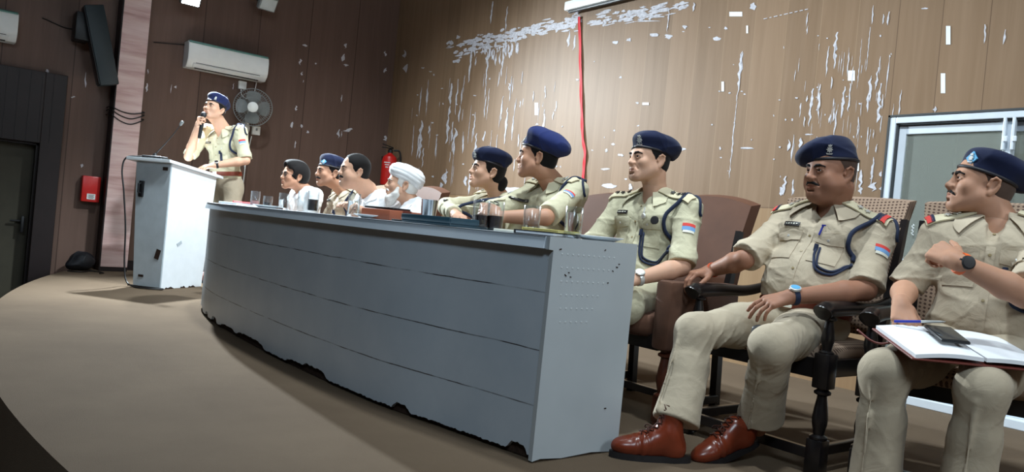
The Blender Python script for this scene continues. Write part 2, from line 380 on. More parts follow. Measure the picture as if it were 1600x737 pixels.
# left wall with the dark doorway
b = MB()
LY0, LY1, LZ = -0.05, 0.97, 1.20
b.box((XL-0.05, (LY1+YB)/2, (ZC+ZH)/2), (0.1, YB-LY1, ZC-ZH)); b.box((XL-0.05, (LY0-6.6)/2, (ZC+ZH)/2), (0.1, LY0+6.6, ZC-ZH))
b.box((XL-0.05, (LY0+LY1)/2, (ZC+LZ)/2), (0.1, LY1-LY0, ZC-LZ))
for x, y, L, wd in [(135, 113, 24, 4), (114, 150, 3, 9), (74, 108, 6, 8), (129, 256, 6, 6), (268, 132, 14, 2), (275, 134, 4, 6), (230, 130, 14, 4), (232, 108, 8, 4), (365, 130, 10, 3), (470, 92, 10, 6), (472, 112, 6, 4), (474, 125, 4, 4), (463, 165, 8, 5), (457, 190, 10, 5), (471, 194, 6, 5), (462, 220, 12, 3), (540, 68, 8, 7), (537, 84, 12, 7), (541, 100, 4, 9), (534, 148, 12, 3), (530, 202, 14, 6), (545, 200, 6, 16), (534, 205, 10, 2), (482, 204, 4, 9), (602, 106, 8, 8), (603, 212, 8, 8), (602, 80, 8, 6), (382, 258, 3, 4), (477, 69, 4, 9), (494, 98, 3, 5), (355, 150, 28, 4)]:
    streak(b, x, y, L, wd, 1, side=1)
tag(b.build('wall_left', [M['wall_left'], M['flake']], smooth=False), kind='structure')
b = MB()
b.box((XL+0.04, (LY1+1.155)/2, (1.886+ZH)/2), (0.08, 1.155-LY1, 1.886-ZH), bev=0.004)
b.box((XL+0.04, (LY0-0.2+LY1)/2, (1.886+LZ)/2), (0.08, LY1-LY0+0.2, 1.886-LZ), bev=0.004)
b.box((XL+0.04, LY0-0.1, (1.2+ZH)/2), (0.08, 0.2, 1.2-ZH), bev=0.004)
for k in range(14): b.box((XL+0.083, -0.2+k*0.096, 1.54), (0.006, 0.012, 0.66))
b.box((XL-0.1, LY1-0.01, (LZ+ZH)/2), (0.2, 0.02, LZ-ZH)); b.box((XL-0.1, (LY0+LY1)/2, LZ-0.01), (0.2, LY1-LY0, 0.02))
tag(b.build('trim_1', M['dark_lam'], smooth=False), kind='structure')
b = MB(); b.box((XL-0.14, (LY0+LY1)/2, (LZ+ZH)/2), (0.04, LY1-LY0-0.02, LZ-ZH-0.02))
d1 = tag(b.build('door_1', M['olive_door'], smooth=False), kind='structure')
b = MB(); b.box((XL-0.05, 0.9, 0.40), (0.03, 0.03, 0.16), bev=0.006); b.tube([(XL-0.12, 0.9, 0.43), (XL-0.07, 0.9, 0.43), (XL-0.07, 0.80, 0.43)], 0.01); b.build('door_handle', M['black'], d1)

# pillar with marbled sheet
b = MB(); b.box((XL+0.11, 1.68, (ZC)/2), (0.22, 0.26, ZC), bev=0.003)
pil = tag(b.build('trim_2', M['dark_lam'], smooth=False), kind='structure')
b = MB(); b.box((XL+0.224, 1.685, 1.42), (0.008, 0.245, 2.75)); b.build('marble_sheet', M['marble'], pil, smooth=False)
b = MB(); b.box((XL+0.01, (1.82+YB)/2, 0.05), (0.02, YB-1.82, 0.10)); tag(b.build('baseboard_left', M['dark_lam'], smooth=False), kind='structure')

# aluminium sliding door
wn = tag(empty('door_2', ((DX0+DX1)/2, YB, 0)), kind='structure')
def wpart(name, boxes, mat, bev=0.004):
    b = MB()
    for (x0, x1, y0, y1, z0, z1) in boxes: b.box(((x0+x1)/2, (y0+y1)/2, (z0+z1)/2), (x1-x0, y1-y0, z1-z0), bev=bev)
    return b.build(name, mat, wn, smooth=False, origin=wn.location)
y0, y1 = YB-0.045, YB+0.06
wpart('door_frame', [(DX0, DX0+0.036, y0, y1, 0, DZ), (DX1-0.036, DX1, y0, y1, 0, DZ), (DX0+0.036, DX1-0.036, y0, y1, DZ-0.04, DZ), (DX0+0.036, DX1-0.036, y0, y1, 0, 0.05)], M['alu'])
wpart('gasket', [(DX0-0.012, DX0, y0-0.004, y1, 0, DZ+0.01), (DX0-0.012, DX1, y0-0.004, y1, DZ, DZ+0.012), (DX0+0.036, DX0+0.046, y0+0.012, y1, 0.05, DZ-0.05), (DX0+0.036, DX1-0.04, y0+0.012, y1, DZ-0.05, DZ-0.04)], M['alu_dark'], 0)
def leaf(xa, xb, ya):
    lf = wpart('sliding_leaf', [(xa, xa+0.045, ya, ya+0.03, 0.05, DZ-0.05), (xb-0.045, xb, ya, ya+0.03, 0.05, DZ-0.05), (xa+0.045, xb-0.045, ya, ya+0.03, DZ-0.105, DZ-0.05), (xa+0.045, xb-0.045, ya, ya+0.03, 0.05, 0.12), (xa+0.045, xb-0.045, ya, ya+0.03, 0.80, 0.855)], M['alu'])
    b = MB(); b.box(((xa+xb)/2, ya+0.015, 0.46), (xb-xa-0.08, 0.006, 0.69)); b.box(((xa+xb)/2, ya+0.015, 1.232), (xb-xa-0.08, 0.006, 0.76))
    g = b.build('pane', M['pane'], lf, smooth=False, origin=wn.location)
    return lf
lf1 = leaf(DX0+0.046, -1.655, YB-0.015); leaf(-1.70, DX1-0.04, YB+0.022)
b = MB()
for xx in (-1.69, -1.645): b.box((xx, YB-0.03, 1.60), (0.016, 0.03, 0.20), bev=0.003); b.box((xx+0.012, YB-0.045, 1.56), (0.02, 0.012, 0.03), bev=0.003)
b.build('latch', M['alu'], wn, smooth=False, origin=wn.location)
b = MB(); P0 = at(1427, 350, Y=YB-0.014)
b.tube([tuple(P0 + V3(0.006*math.sin(k*1.9)*(1+0.4*(k % 3)), -0.002, -0.006*k)) for k in range(12)], 0.0022, 6); b.build('chalk_scribble', M['tape'], lf1, origin=wn.location)
# room seen through the glass
b = MB(); b.box((-1.6, 7.4, 1.4), (5.2, 0.1, 3.2)); b.box((-4.2, 6.1, 1.4), (0.1, 2.5, 3.2)); b.box((1.0, 6.1, 1.4), (0.1, 2.5, 3.2)); b.box((-1.6, 6.1, 3.0), (5.2, 2.6, 0.1)); b.box((-1.6, 6.1, -0.05), (5.2, 2.6, 0.1))
b.box((-3.45, 7.33, 1.05), (0.9, 0.06, 2.1)); tag(b.build('wall_beyond', M['olive_wall'], smooth=False), kind='structure')
lamp('back_room_fill', 'AREA', (-1.6, 6.2, 2.9), (-1.6, 6.3, 0), 26, (0.95, 1.0, 0.9), 0.8)  # added fill that brightens the room behind the panes

# ------------------------------------------------------------------ wall fittings
def air_con(loc, wd, label):
    r = thing('air_conditioner', label, 'air conditioner', loc, math.pi/2, 'wall air conditioners')
    # local x along the wall, -y out of the wall
    prof = [(0, 0.0), (0, 0.28), (-0.14, 0.28), (-0.185, 0.255), (-0.20, 0.20), (-0.20, 0.09), (-0.18, 0.045), (-0.13, 0.0)]
    b = MB(); bm = b.bm
    A = [bm.verts.new((-wd/2, y, z)) for y, z in prof]; B = [bm.verts.new((wd/2, y, z)) for y, z in prof]; n = len(prof)
    bm.faces.new(A); bm.faces.new(B[::-1])
    for i in range(n): bm.faces.new((A[i], B[i], B[(i+1) % n], A[(i+1) % n]))
    bmesh.ops.recalc_face_normals(bm, faces=bm.faces[:]); bmesh.ops.bevel(bm, geom=bm.edges[:], offset=0.006, segments=2, affect='EDGES')
    b.build('housing', M['white_pl'], r, smooth=40)
    b = MB(); b.box((0, -0.172, 0.268), (wd*0.985, 0.03, 0.014), R=Matrix.Rotation(0.5, 3, 'X')); b.build('green_trim', plain('green_strip', srgb(96, 138, 130), 0.4), r, smooth=False)
    b = MB(); b.box((0, -0.165, 0.026), (wd*0.86, 0.05, 0.012), R=Matrix.Rotation(-0.75, 3, 'X'), bev=0.003); b.build('louvre', M['white_pl'], r, smooth=False)
    b = MB(); b.box((0, -0.150, 0.012), (wd*0.8, 0.040, 0.006), R=Matrix.Rotation(-0.72, 3, 'X')); b.box((0, -0.183, 0.052), (wd*0.8, 0.008, 0.005)); b.build('air_outlet', M['black'], r, smooth=False)
    return r
pa = at(352, 95, X=XL+0.1)
air_con((XL, 2.645, 2.195), 0.86, 'white wall air conditioner above the pedestal fan and speaker').__setitem__('label', 'white wall air conditioner above the wall fan and the standing officer')
air_con((XL, 0.27, 2.10), 0.86, 'white wall air conditioner cut by the left edge above the dark doorway')
jb = thing('junction_box', 'small white junction box with wires right under the air conditioner', 'junction box', (XL, 2.86, 2.13))
b = MB(); b.box((0.02, 0, 0), (0.04, 0.085, 0.09), bev=0.006); b.build('cover', M['white_pl'], jb)
b = MB(); b.tube(smoothpath([(0.02, -0.01, -0.04), (0.03, 0.0, -0.11), (0.03, 0.06, -0.14), (0.02, 0.13, -0.10), (0.03, 0.15, 0.03), (0.03, 0.15, 0.07)]), 0.005, 8); b.build('wire', M['white_pl'], jb)

# wall fan
fp = V3(XL, 2.94, 1.66)
fan = thing('wall_fan', 'grey caged fan on a white wall bracket behind the standing officer', 'fan', tuple(fp))
b = MB(); b.lathe([(0, 0.035), (0.045, 0.03), (0.055, 0.0)], M=Matrix.Rotation(math.pi/2, 3, 'Y') @ Matrix.Diagonal((1.5, 1, 1))); b.tube([(0.03, 0, 0.03), (0.10, 0, 0.12), (0.13, 0, 0.2)], [0.03, 0.024, 0.03], 12); b.build('bracket', M['white_pl'], fan)
b = MB(); b.lathe([(0, 0.02), (0.018, 0.016), (0.02, 0)], c=(0.035, 0, -0.02), M=Matrix.Rotation(math.pi/2, 3, 'Y')); b.build('dial', M['black'], fan)
FM = Matrix.Rotation(-0.35, 3, 'Z') @ Matrix.Rotation(math.pi/2+0.06, 3, 'Y'); fc = V3(0.20, -0.0, 0.22)
b = MB(); b.lathe([(0, -0.14), (0.05, -0.13), (0.062, -0.06), (0.055, -0.01), (0, 0)], c=fc, M=FM); b.build('motor_housing', M['white_pl'], fan)
b = MB()
def ringpts(r, z, n=40): return [tuple(V3(*(FM @ Vector((r*math.cos(2*math.pi*k/n), r*math.sin(2*math.pi*k/n), z)))) + fc) for k in range(n+1)]
for r, z, q in [(0.205, 0.03, 0.005), (0.205, 0.045, 0.004), (0.16, 0.075, 0.0025), (0.11, 0.09, 0.0025), (0.17, -0.02, 0.0025)]: b.tube(ringpts(r, z), q, 6)
for k in range(48):
    a = 2*math.pi*k/48; c_, s_ = math.cos(a), math.sin(a)
    for pr in ([(0.055, 0.098), (0.12, 0.09), (0.18, 0.068), (0.205, 0.04)], [(0.06, -0.035), (0.14, -0.035), (0.19, -0.01), (0.205, 0.03)]):
        b.tube([tuple(V3(*(FM @ Vector((r*c_, r*s_, z)))) + fc) for r, z in pr], 0.0016, 5)
b.build('cage', M['grey_pl'], fan)
b = MB(); b.lathe([(0, 0.105), (0.05, 0.10), (0.058, 0.094), (0, 0.09)], c=fc, M=FM); b.build('badge', M['white_pl'], fan)
for k in range(4):
    P = []
    for i in range(9):
        r = 0.03+0.15*i/8; row = []
        for j in range(7):
            a = 2*math.pi*k/4 + (-0.65+1.3*j/6)*(0.6+0.4*math.sin(math.pi*i/8)) ; row.append(V3(*(FM @ Vector((r*math.cos(a), r*math.sin(a), 0.03+0.028*(j/6-0.5)*2)))) + fc)
        P.append(row)
    P = np.array(P); N = np.broadcast_to(V3(*(FM @ Vector((0, 0, 1)))), P.shape); b = MB(); b.slab(P, N, 0.003); b.build('blade', M['grey_pl'], fan, smooth=60)
sw = thing('switch_box', 'small white switch box under the wall fan', 'switch', (XL, 3.06, 1.65))
b = MB(); b.box((0.02, 0, 0), (0.04, 0.09, 0.10), bev=0.005); b.build('cover', M['white_pl'], sw)
b = MB(); b.box((0.043, 0, 0.01), (0.01, 0.02, 0.03), bev=0.003); b.build('switch', M['grey_pl'], sw)
b = MB(); b.tube(smoothpath([(XL+0.012, 3.02, 1.58), (XL+0.02, 2.98, 1.3), (XL+0.015, 2.97, 1.0), (XL+0.02, 2.92, 0.6)]), 0.006, 6); tag(b.build('fan_cord', M['white_pl']), 'thin pale cord hanging down the wall from the fan bracket', 'cord')

# lit flood lamp on the side wall and the unlit one
def flood(loc, lit, label, yaw):
    r = thing('flood_lamp', label, 'lamp', tuple(loc), yaw, 'wall flood lamps')
    T = Matrix.Rotation(0.55, 3, 'Y')
    h = MB(); h.box(T @ Vector((0.02, 0, 0)), (0.06, 0.20, 0.16), R=T, bev=0.012); h.build('housing', M['black'] if lit else M['grey_pl'], r)
    h = MB(); h.box(T @ Vector((0.054, 0, 0)), (0.012, 0.17, 0.13), R=T, bev=0.004)
    if lit:
        t = NT('lit_lamp_glass', 0.2); t.color((1, 1, 1, 1)); t.b.inputs['Emission Color'].default_value = (0.75, 0.88, 1, 1); t.b.inputs['Emission Strength'].default_value = 30; mm = t.m
    else: mm = plain('lamp_glass', srgb(196, 204, 204), 0.25)
    h.build('lens', mm, r)
    h = MB(); h.tube([(0, -0.11, 0), (-0.09, -0.09, 0.05), (-0.14, 0, 0.06), (-0.09, 0.09, 0.05), (0, 0.11, 0)], 0.008, 8)
    h.tube([(-0.14, 0, 0.06), (-0.245, 0, 0.06)], 0.012); h.build('bracket', M['black'], r)
    return r
flood(LAMP_POS, True, 'glowing flood lamp at the top of the side wall', 0.0)
flood(at(417, 4, X=XL+0.25), False, 'unlit grey flood lamp on the side wall right of the lit one', 0.1)

# column loudspeaker
sp = thing('column_loudspeaker', 'black column loudspeaker tilted beside the marbled pillar', 'loudspeaker', tuple(at(157, 72, X=XL+0.28)))
T = Matrix.Rotation(math.radians(15), 3, 'X')
b = MB(); b.box((0, 0, 0), (0.17, 0.17, 0.76), R=T, bev=0.01); b.build('cabinet', plain('blue_black_vinyl', srgb(32, 42, 46), 0.5), sp)
b = MB(); b.box(T @ Vector((0, -0.088, 0)), (0.15, 0.008, 0.73), R=T, bev=0.002); b.build('grille', M['black'], sp)
b = MB(); b.box((-0.12, -0.16, 0.16), (0.22, 0.13, 0.27), bev=0.012); b.tube([(-0.05, 0.02, 0.1), (-0.28, 0.02, 0.1)], 0.02); b.tube([(0.0, 0.05, -0.12), (-0.28, 0.12, -0.05)], 0.012); b.build('mounting_box', M['black'], sp)
b = MB()
for z0, sag in ((1.63, 0.03), (1.60, 0.05), (1.555, 0.06)):
    P = [(XL, 1.53, z0+0.02), (XL+0.235, 1.53, z0+0.01), (XL+0.24, 1.62, z0-sag*0.7), (XL+0.24, 1.72, z0-sag), (XL+0.236, 1.83, z0), (XL+0.1, 1.84, z0+0.02)]
    b.tube(smoothpath(P, 6), 0.006, 6)
tag(b.build('tied_cable', M['blackcord']), 'black cable looped around the marbled pillar', 'cable')
b = MB(); b.tube(smoothpath([at(66, 28, X=XL+0.01), at(105, 44, X=XL+0.01), at(132, 42, X=XL+0.02)]), 0.006, 6); tag(b.build('wall_cable', M['blackcord']), 'thin dark cable running from the leftmost air conditioner to the column loudspeaker', 'cable')
b = MB(); b.tube(smoothpath([at(240, 66, X=XL+0.01), at(262, 68, X=XL+0.012), at(290, 70, X=XL+0.01)]), 0.005, 6)
tag(b.build('wall_cable', M['blackcord']), 'thin dark cable running from the marbled pillar to the air conditioner above the fan', 'cable')

# fire alarm box, extinguisher, bag
fb = thing('fire_box', 'red fire point box on the wall left of the pillar', 'box', (XL, 1.44, 0.805))
b = MB(); b.box((0.05, 0, 0), (0.10, 0.165, 0.26), bev=0.012); b.build('casing', M['red_paint'], fb)
b = MB(); b.box((0.102, 0.005, -0.075), (0.004, 0.075, 0.055)); b.build('sticker', M['white_pl'], fb, smooth=False)
b = MB(); [b.box((0.1045, 0.005, -0.06-0.010*k), (0.002, 0.055-0.012*(k % 2), 0.004)) for k in range(4)]; b.build('printed_lines', M['black'], fb, smooth=False)
ex = thing('fire_extinguisher', 'red fire extinguisher hung in the corner behind the turbaned man', 'fire extinguisher', tuple(at(605, 289, Y=4.60)))
b = MB(); b.lathe([(0, 0), (0.085, 0.0), (0.092, 0.02), (0.092, 0.30), (0.08, 0.345), (0.05, 0.37), (0.028, 0.385), (0.028, 0.40), (0, 0.40)]); b.build('cylinder', M['red_paint'], ex)
b = MB(); b.lathe([(0, 0.395), (0.03, 0.395), (0.03, 0.43), (0.015, 0.445), (0, 0.445)]); b.box((0.02, -0.05, 0.45), (0.02, 0.15, 0.012), bev=0.004); b.box((0.02, -0.05, 0.475), (0.02, 0.15, 0.010), R=Matrix.Rotation(-0.2, 3, 'X'), bev=0.004); b.build('valve', M['black'], ex)
b = MB(); b.tube(smoothpath([(0.02, 0.03, 0.43), (0.05, 0.10, 0.42), (0.06, 0.115, 0.3), (0.06, 0.10, 0.12)]), 0.011, 8); b.build('hose', M['black'], ex)
b = MB(); [b.box((0.066, -0.066, 0.27-0.028*k), (0.003, 0.075-0.02*k, 0.010), rz=-math.pi/4) for k in range(3)]; b.build('printed_label', M['white_pl'], ex, smooth=False)
b = MB(); b.box((-0.12, 0, 0.33), (0.10, 0.04, 0.05)); b.build('wall_hook', M['black'], ex)

# projector screen case and red ribbon
sc = thing('projector_screen', 'white rolled projector screen case high on the peeling wall', 'projector screen', (-4.2, YB-0.05, 2.92))
b = MB(); b.box((0, 0, 0), (2.5, 0.085, 0.085), bev=0.012); b.build('case', M['white_pl'], sc)
b = MB(); b.box((0.0, -0.01, -0.053), (2.42, 0.03, 0.025), bev=0.006); b.build('bottom_bar', M['black'], sc)
rp = [at(x, y, Y=YB-0.012) for x, y in [(905, 26), (906.5, 80), (907.5, 130), (909, 180), (910.5, 215), (914, 240), (912, 262), (911, 296)]]
P = []
for i, p in enumerate(smoothpath(rp, 6)): P.append([p + V3(-0.016, -0.003*math.sin(i), 0), p + V3(0.0, 0.002, 0), p + V3(0.016, -0.003*math.cos(i*0.8), 0)])
b = MB(); b.slab(P, np.broadcast_to(V3(0, -1, 0), np.array(P).shape), 0.0015)
tag(b.build('red_ribbon', fabric('red_satin', srgb(196, 30, 40), 0.5), smooth=60), 'long red ribbon hanging down the peeling wall from the screen case', 'ribbon')
# ------------------------------------------------------------------ dais table
ZT = 0.79
t = NT('grey_white_laminate', 0.38, 0.35); v = t.co('Object'); X = t.sep(v); n1 = t.noise(v, 3.0, 5, 0.6); n2 = t.noise(v, 14, 3)
c = t.ramp(n1, [(0.3, srgb(170, 181, 191)), (0.7, srgb(184, 193, 201))])
gap = t.noise(t.co('Object', (3, 3, 1)), 2.2, 3)
for z in (0.595, 0.39, 0.195):
    zz = t.math('ADD', X[2], t.math('MULTIPLY', t.math('SUBTRACT', n1, 0.5), 0.012))
    d = t.math('LESS_THAN', t.math('ABSOLUTE', t.math('SUBTRACT', zz, z)), 0.0022)
    c = t.mix(t.math('MULTIPLY', d, t.math('MULTIPLY', t.math('SUBTRACT', gap, 0.33), 4.0, clamp=True)), c, srgb(70, 68, 70))
for x, za, zb in ((-2.17, 0.40, 0.72), (-2.27, 0.05, 0.22), (-2.78, 0.38, 0.44), (-3.15, 0.1, 0.62), (-4.62, 0.03, 0.20), (-4.3, 0.28, 0.5), (-2.13, 0.60, 0.74)):
    xx = t.math('ADD', X[0], t.math('MULTIPLY', t.math('SUBTRACT', n2, 0.5), 0.03))
    d = t.math('LESS_THAN', t.math('ABSOLUTE', t.math('SUBTRACT', xx, x)), 0.0025)
    d = t.math('MULTIPLY', d, t.math('MULTIPLY', t.math('GREATER_THAN', X[2], za), t.math('LESS_THAN', X[2], zb)))
    c = t.mix(t.math('MULTIPLY', d, t.math('MULTIPLY', t.math('SUBTRACT', n2, 0.36), 5.0, clamp=True)), c, srgb(66, 64, 66))
sc_ = t.noise(t.co('Object', (1, 1, 1)), 23, 4, 0.7)
c = t.mix(t.math('MULTIPLY', t.math('GREATER_THAN', sc_, 0.735), 0.55), c, srgb(90, 84, 82))
t.color(c); M['table'] = t.m
M['table_end'] = plain('pale_grey_laminate', srgb(174, 181, 185), 0.38, 0.35, var=0.05, scale=3)
M['chip'] = plain('bare_particle_board', srgb(52, 40, 34), 0.9, 0.1, var=0.3, scale=60)
cur = [(-2.018, 1.772), (-2.42, 1.706), (-2.86, 1.63), (-3.44, 1.595), (-4.16, 1.588), (-4.99, 1.618), (-5.45, 1.672), (-5.80, 1.745), (-6.02, 1.83), (-6.15, 1.96), (-6.17, 2.10)]
C2 = np.array([p[:2] for p in smoothpath([(x, y, 0) for x, y in cur], 14)])
tan = np.gradient(C2, axis=0); tan /= np.linalg.norm(tan, axis=1)[:, None]; nrm = np.stack([-tan[:, 1], tan[:, 0]], 1)   # outward, towards the hall
nrm = np.where((nrm[:, 1:2] > 0) & (C2[:, :1] > -5.9), -nrm, nrm)
if nrm[0, 1] > 0: nrm = -nrm
for i in range(1, len(nrm)):
    if nrm[i] @ nrm[i-1] < 0: nrm[i] = -nrm[i]
table = thing('dais_table', 'long curved grey-white laminate dais table with chipped bottom edge', 'table', (-4.0, 1.9, 0))
O = V3(-4.0, 1.9, 0)
rnd = random.Random(3)
def ragged(i, n):
    z = 0.018
    for c0, w0, h0 in ((0.017, 0.012, 0.03), (0.17, 0.012, 0.025), (0.30, 0.02, 0.03), (0.33, 0.02, 0.018), (0.42, 0.03, 0.028), (0.47, 0.02, 0.022), (0.52, 0.015, 0.03), (0.58, 0.015, 0.026), (0.68, 0.05, 0.022), (0.76, 0.04, 0.024)):
        if abs(i/n-c0) < w0: z += h0*(1-(abs(i/n-c0)/w0)**4)
    return z + rnd.uniform(0, 0.006)
Cd = np.array([p[:2] for p in smoothpath([(x, y, 0) for x, y in C2], 3)]); Nd = np.array([p for p in smoothpath([(x, y, 0) for x, y in nrm], 3)]); Nd[:, 2] = 0; Nd /= np.linalg.norm(Nd, axis=1)[:, None]
n = len(Cd); zs = np.linspace(0, 1, 14)
P = np.zeros((n, 14, 3)); N = np.zeros((n, 14, 3))
for i in range(n):
    zb = ragged(i, n)
    for j, q in enumerate(zs): P[i, j] = (Cd[i, 0], Cd[i, 1], zb+(ZT-0.042-zb)*q); N[i, j] = -Nd[i]
b = MB(); b.slab(P, N, 0.018); b.build('front_panel', M['table'], table, smooth=40, origin=O)
b = MB(); b.slab(P[:, [0, 3]] - Nd[:, None]*0.02*1.0 + V3(0, 0, 0) , N[:, [0, 3]], 0.02)
me = b.build('chipped_core', M['chip'], table, smooth=40, origin=O)
for vtx in me.data.vertices:
    if vtx.co.z < 0.09: vtx.co.z = 0.004
# top: follows the curve, overhanging a little
outer = Cd + Nd[:, :2]*0.034; inner = np.stack([np.clip(Cd[:, 0]+0.0, -6.05, None), Cd[:, 1]*0+2.185], 1)
inner[:, 1] = np.where(Cd[:, 0] > -5.9, Cd[:, 1]+0.41, 2.20)
nn = len(outer); P = np.zeros((nn, 6, 3)); 
for i in range(nn):
    for j in range(6):
        p = outer[i]*(1-j/5)+inner[i]*(j/5); P[i, j] = (p[0], p[1], ZT-0.042)
P = P[(P[:, 0, 0] < -2.022)]
NN = np.zeros_like(P); NN[..., 2] = 1; k_ = [i for i in range(nn) if outer[i, 0] < -2.022]; NN[:, 0, :2] = -Nd[k_][:, :2]*0.3; P[:, 1, :2] = P[:, 0, :2]*.9+P[:, 1, :2]*.1
b = MB(); b.slab(P, NN, 0.042); b.build('table_top', M['table'], table, smooth=30, origin=O)
# right end panel, a little proud, corner chipped
b = MB(); b.prism([(1.762, 0.006), (1.80, 0.012), (1.9, 0.004), (2.05, 0.01), (2.155, 0.002), (2.188, 0.016), (2.192, ZT+0.002), (1.748, ZT+0.002), (1.748, ZT-0.044), (1.768, ZT-0.046)], 0, 0.02, M=Matrix.Translation((-2.02, 0, 0)) @ Matrix(((0, 1, 0, 0), (1, 0, 0, 0), (0, 0, 1, 0), (0, 0, 0, 1))))
b.build('end_panel', M['table_end'], table, smooth=False, origin=O)
b = MB()
for (y, z, s) in ((1.80, 0.75, 0.004), (1.835, 0.66, 0.004), (1.85, 0.67, 0.003), (2.09, 0.70, 0.004), (2.10, 0.712, 0.003), (2.07, 0.685, 0.003), (2.05, 0.64, 0.003), (2.02, 0.76, 0.003), (1.86, 0.655, 0.003), (2.1, 0.17, 0.004)):
    b.box((-2.000+0.0008, y, z), (0.0015, s*2.6, s), R=Matrix.Rotation(rnd.uniform(-.6, .6), 3, 'X'))
b.build('scuff_mark', M['chip'], table, smooth=False, origin=O)
b = MB()
for r_ in range(6):
    for k in range(11-r_): b.box((-2.000+0.0006, 1.81+k*0.026+r_*0.004, 0.735-r_*0.048), (0.0012, 0.007, 0.004))
b.build('old_sticker_trace', plain('pale_sticker_trace', srgb(206, 212, 214), 0.5), table, smooth=False, origin=O)
b = MB(); b.box((-4.0, 2.1, 0.32), (3.7, 0.02, 0.03)); [b.box((x, 1.92, 0.38), (0.02, 0.44, 0.74)) for x in (-3.2, -4.4, -5.5)]; b.build('inner_rib', M['table'], table, smooth=False, origin=O)

# ------------------------------------------------------------------ lectern
lect = thing('lectern', 'white laminate lectern beside the standing officer', 'lectern', (-7.24, 1.95, 0))
LO = V3(-7.24, 1.95, 0)
def quadbox(name, bot, top, mat, parent, o, bev=0.003):
    b = MB(); bm = b.bm; A = [bm.verts.new(p) for p in bot]; B = [bm.verts.new(p) for p in top]; n = len(A)
    bm.faces.new(A); bm.faces.new(B)
    for i in range(n): bm.faces.new((A[i], A[(i+1) % n], B[(i+1) % n], B[i]))
    bmesh.ops.recalc_face_normals(bm, faces=bm.faces[:])
    if bev: bmesh.ops.bevel(bm, geom=bm.edges[:], offset=bev, segments=2, affect='EDGES')
    return b.build(name, mat, parent, smooth=False, origin=o)
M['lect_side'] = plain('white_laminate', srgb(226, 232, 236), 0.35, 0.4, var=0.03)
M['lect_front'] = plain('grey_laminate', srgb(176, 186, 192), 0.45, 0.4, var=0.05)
LR = math.radians(37); LC = V3(-7.03, 1.757, 0)          # near bottom corner; x along the narrow face, y along the wide one
def LP(x, y, z): return tuple(LC + V3(x*math.cos(LR)-y*math.sin(LR), x*math.sin(LR)+y*math.cos(LR), z))
LRM = Matrix.Rotation(LR, 3, 'Z')
def ring4(x0, x1, y0, y1, za, zb): return [LP(x0, y0, za), LP(x1, y0, za), LP(x1, y1, zb), LP(x0, y1, zb)]
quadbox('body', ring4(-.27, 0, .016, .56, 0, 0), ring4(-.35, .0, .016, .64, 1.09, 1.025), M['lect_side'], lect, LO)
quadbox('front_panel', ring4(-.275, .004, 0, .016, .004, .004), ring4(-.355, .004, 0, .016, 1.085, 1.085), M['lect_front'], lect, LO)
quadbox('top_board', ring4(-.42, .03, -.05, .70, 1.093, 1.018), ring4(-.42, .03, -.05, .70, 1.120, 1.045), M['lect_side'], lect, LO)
b = MB(); b.box(LP(-.27, -.008, .85), (0.045, 0.02, 0.14), bev=0.005, rz=LR); b.tube([LP(-.27, -.012, .90), LP(-.27, -.045, .89), LP(-.27, -.045, .82), LP(-.27, -.012, .81)], 0.008); b.build('lock_handle', M['black'], lect, origin=LO)
for x, y, z, dd, rr in ((-.05, -.002, .30, (.045, .004, .085), .25), (-.05, -.002, 1.04, (.05, .004, .03), 0), (-.2, -.002, .10, (.05, .004, .02), 0)):
    b = MB(); b.box(LP(x, y, z), dd, R=LRM @ Matrix.Rotation(rr, 3, 'Y')); b.build('dark_scuff', M['chip'], lect, smooth=False, origin=LO)
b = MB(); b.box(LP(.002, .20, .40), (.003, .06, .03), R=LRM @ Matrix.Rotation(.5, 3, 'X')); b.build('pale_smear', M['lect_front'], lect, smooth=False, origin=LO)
for y, ln in ((.12, .12), (.30, .07), (.42, .10)):
    b = MB(); b.prism([(-ln/2, 0), (-ln/3, .014), (-ln/8, .008), (ln/6, .018), (ln/3, .010), (ln/2, 0)], -.002, .002, M=Matrix.Translation(LP(.002, y, .001)) @ Matrix.Rotation(LR+math.pi/2, 4, 'Z')); b.build('chipped_edge', M['chip'], lect, smooth=False, origin=LO)

mic = thing('gooseneck_microphone', 'thin gooseneck microphone standing on the lectern', 'microphone', LP(-.22, .06, 1.112))
mo = V3(*mic.location); tip = at(284, 192, X=mo[0]+.03)-mo
b = MB(); b.box((0, 0, 0.016), (0.20, 0.10, 0.035), bev=0.008, rz=LR); b.lathe([(0.025, 0.03), (0.02, 0.045), (0.008, 0.06)]); b.build('base', M['black'], mic)
b = MB(); b.tube(smoothpath([(0, 0, 0.05), tuple(tip*0.35+V3(0, 0, 0.02)), tuple(tip*0.7), tuple(tip*0.95)]), 0.0045, 8); b.build('gooseneck', M['black'], mic)
b = MB(); b.tube([tuple(tip*0.93), tuple(tip*0.96), tuple(tip*1.03), tuple(tip*1.05)], [0.005, 0.013, 0.014, 0.008], 12); b.build('capsule', M['grey_pl'], mic)
b = MB(); b.tube(smoothpath([LP(-.30, .0, 1.13), LP(-.43, -.03, 1.11), LP(-.44, -.06, 1.0), LP(-.40, -.06, .8), LP(-.36, -.05, .5), LP(-.34, -.05, .22), LP(-.30, -.06, .06), LP(-.2, -.09, .012), LP(-.02, -.11, .012), LP(.06, -.03, .012), LP(-.02, -.03, .012), LP(-.16, -.04, .012), LP(-.29, -.04, .012)]), 0.007, 8)
tag(b.build('microphone_cable', M['blackcord']), 'black cable hanging down the lectern front and looping on the carpet', 'cable')

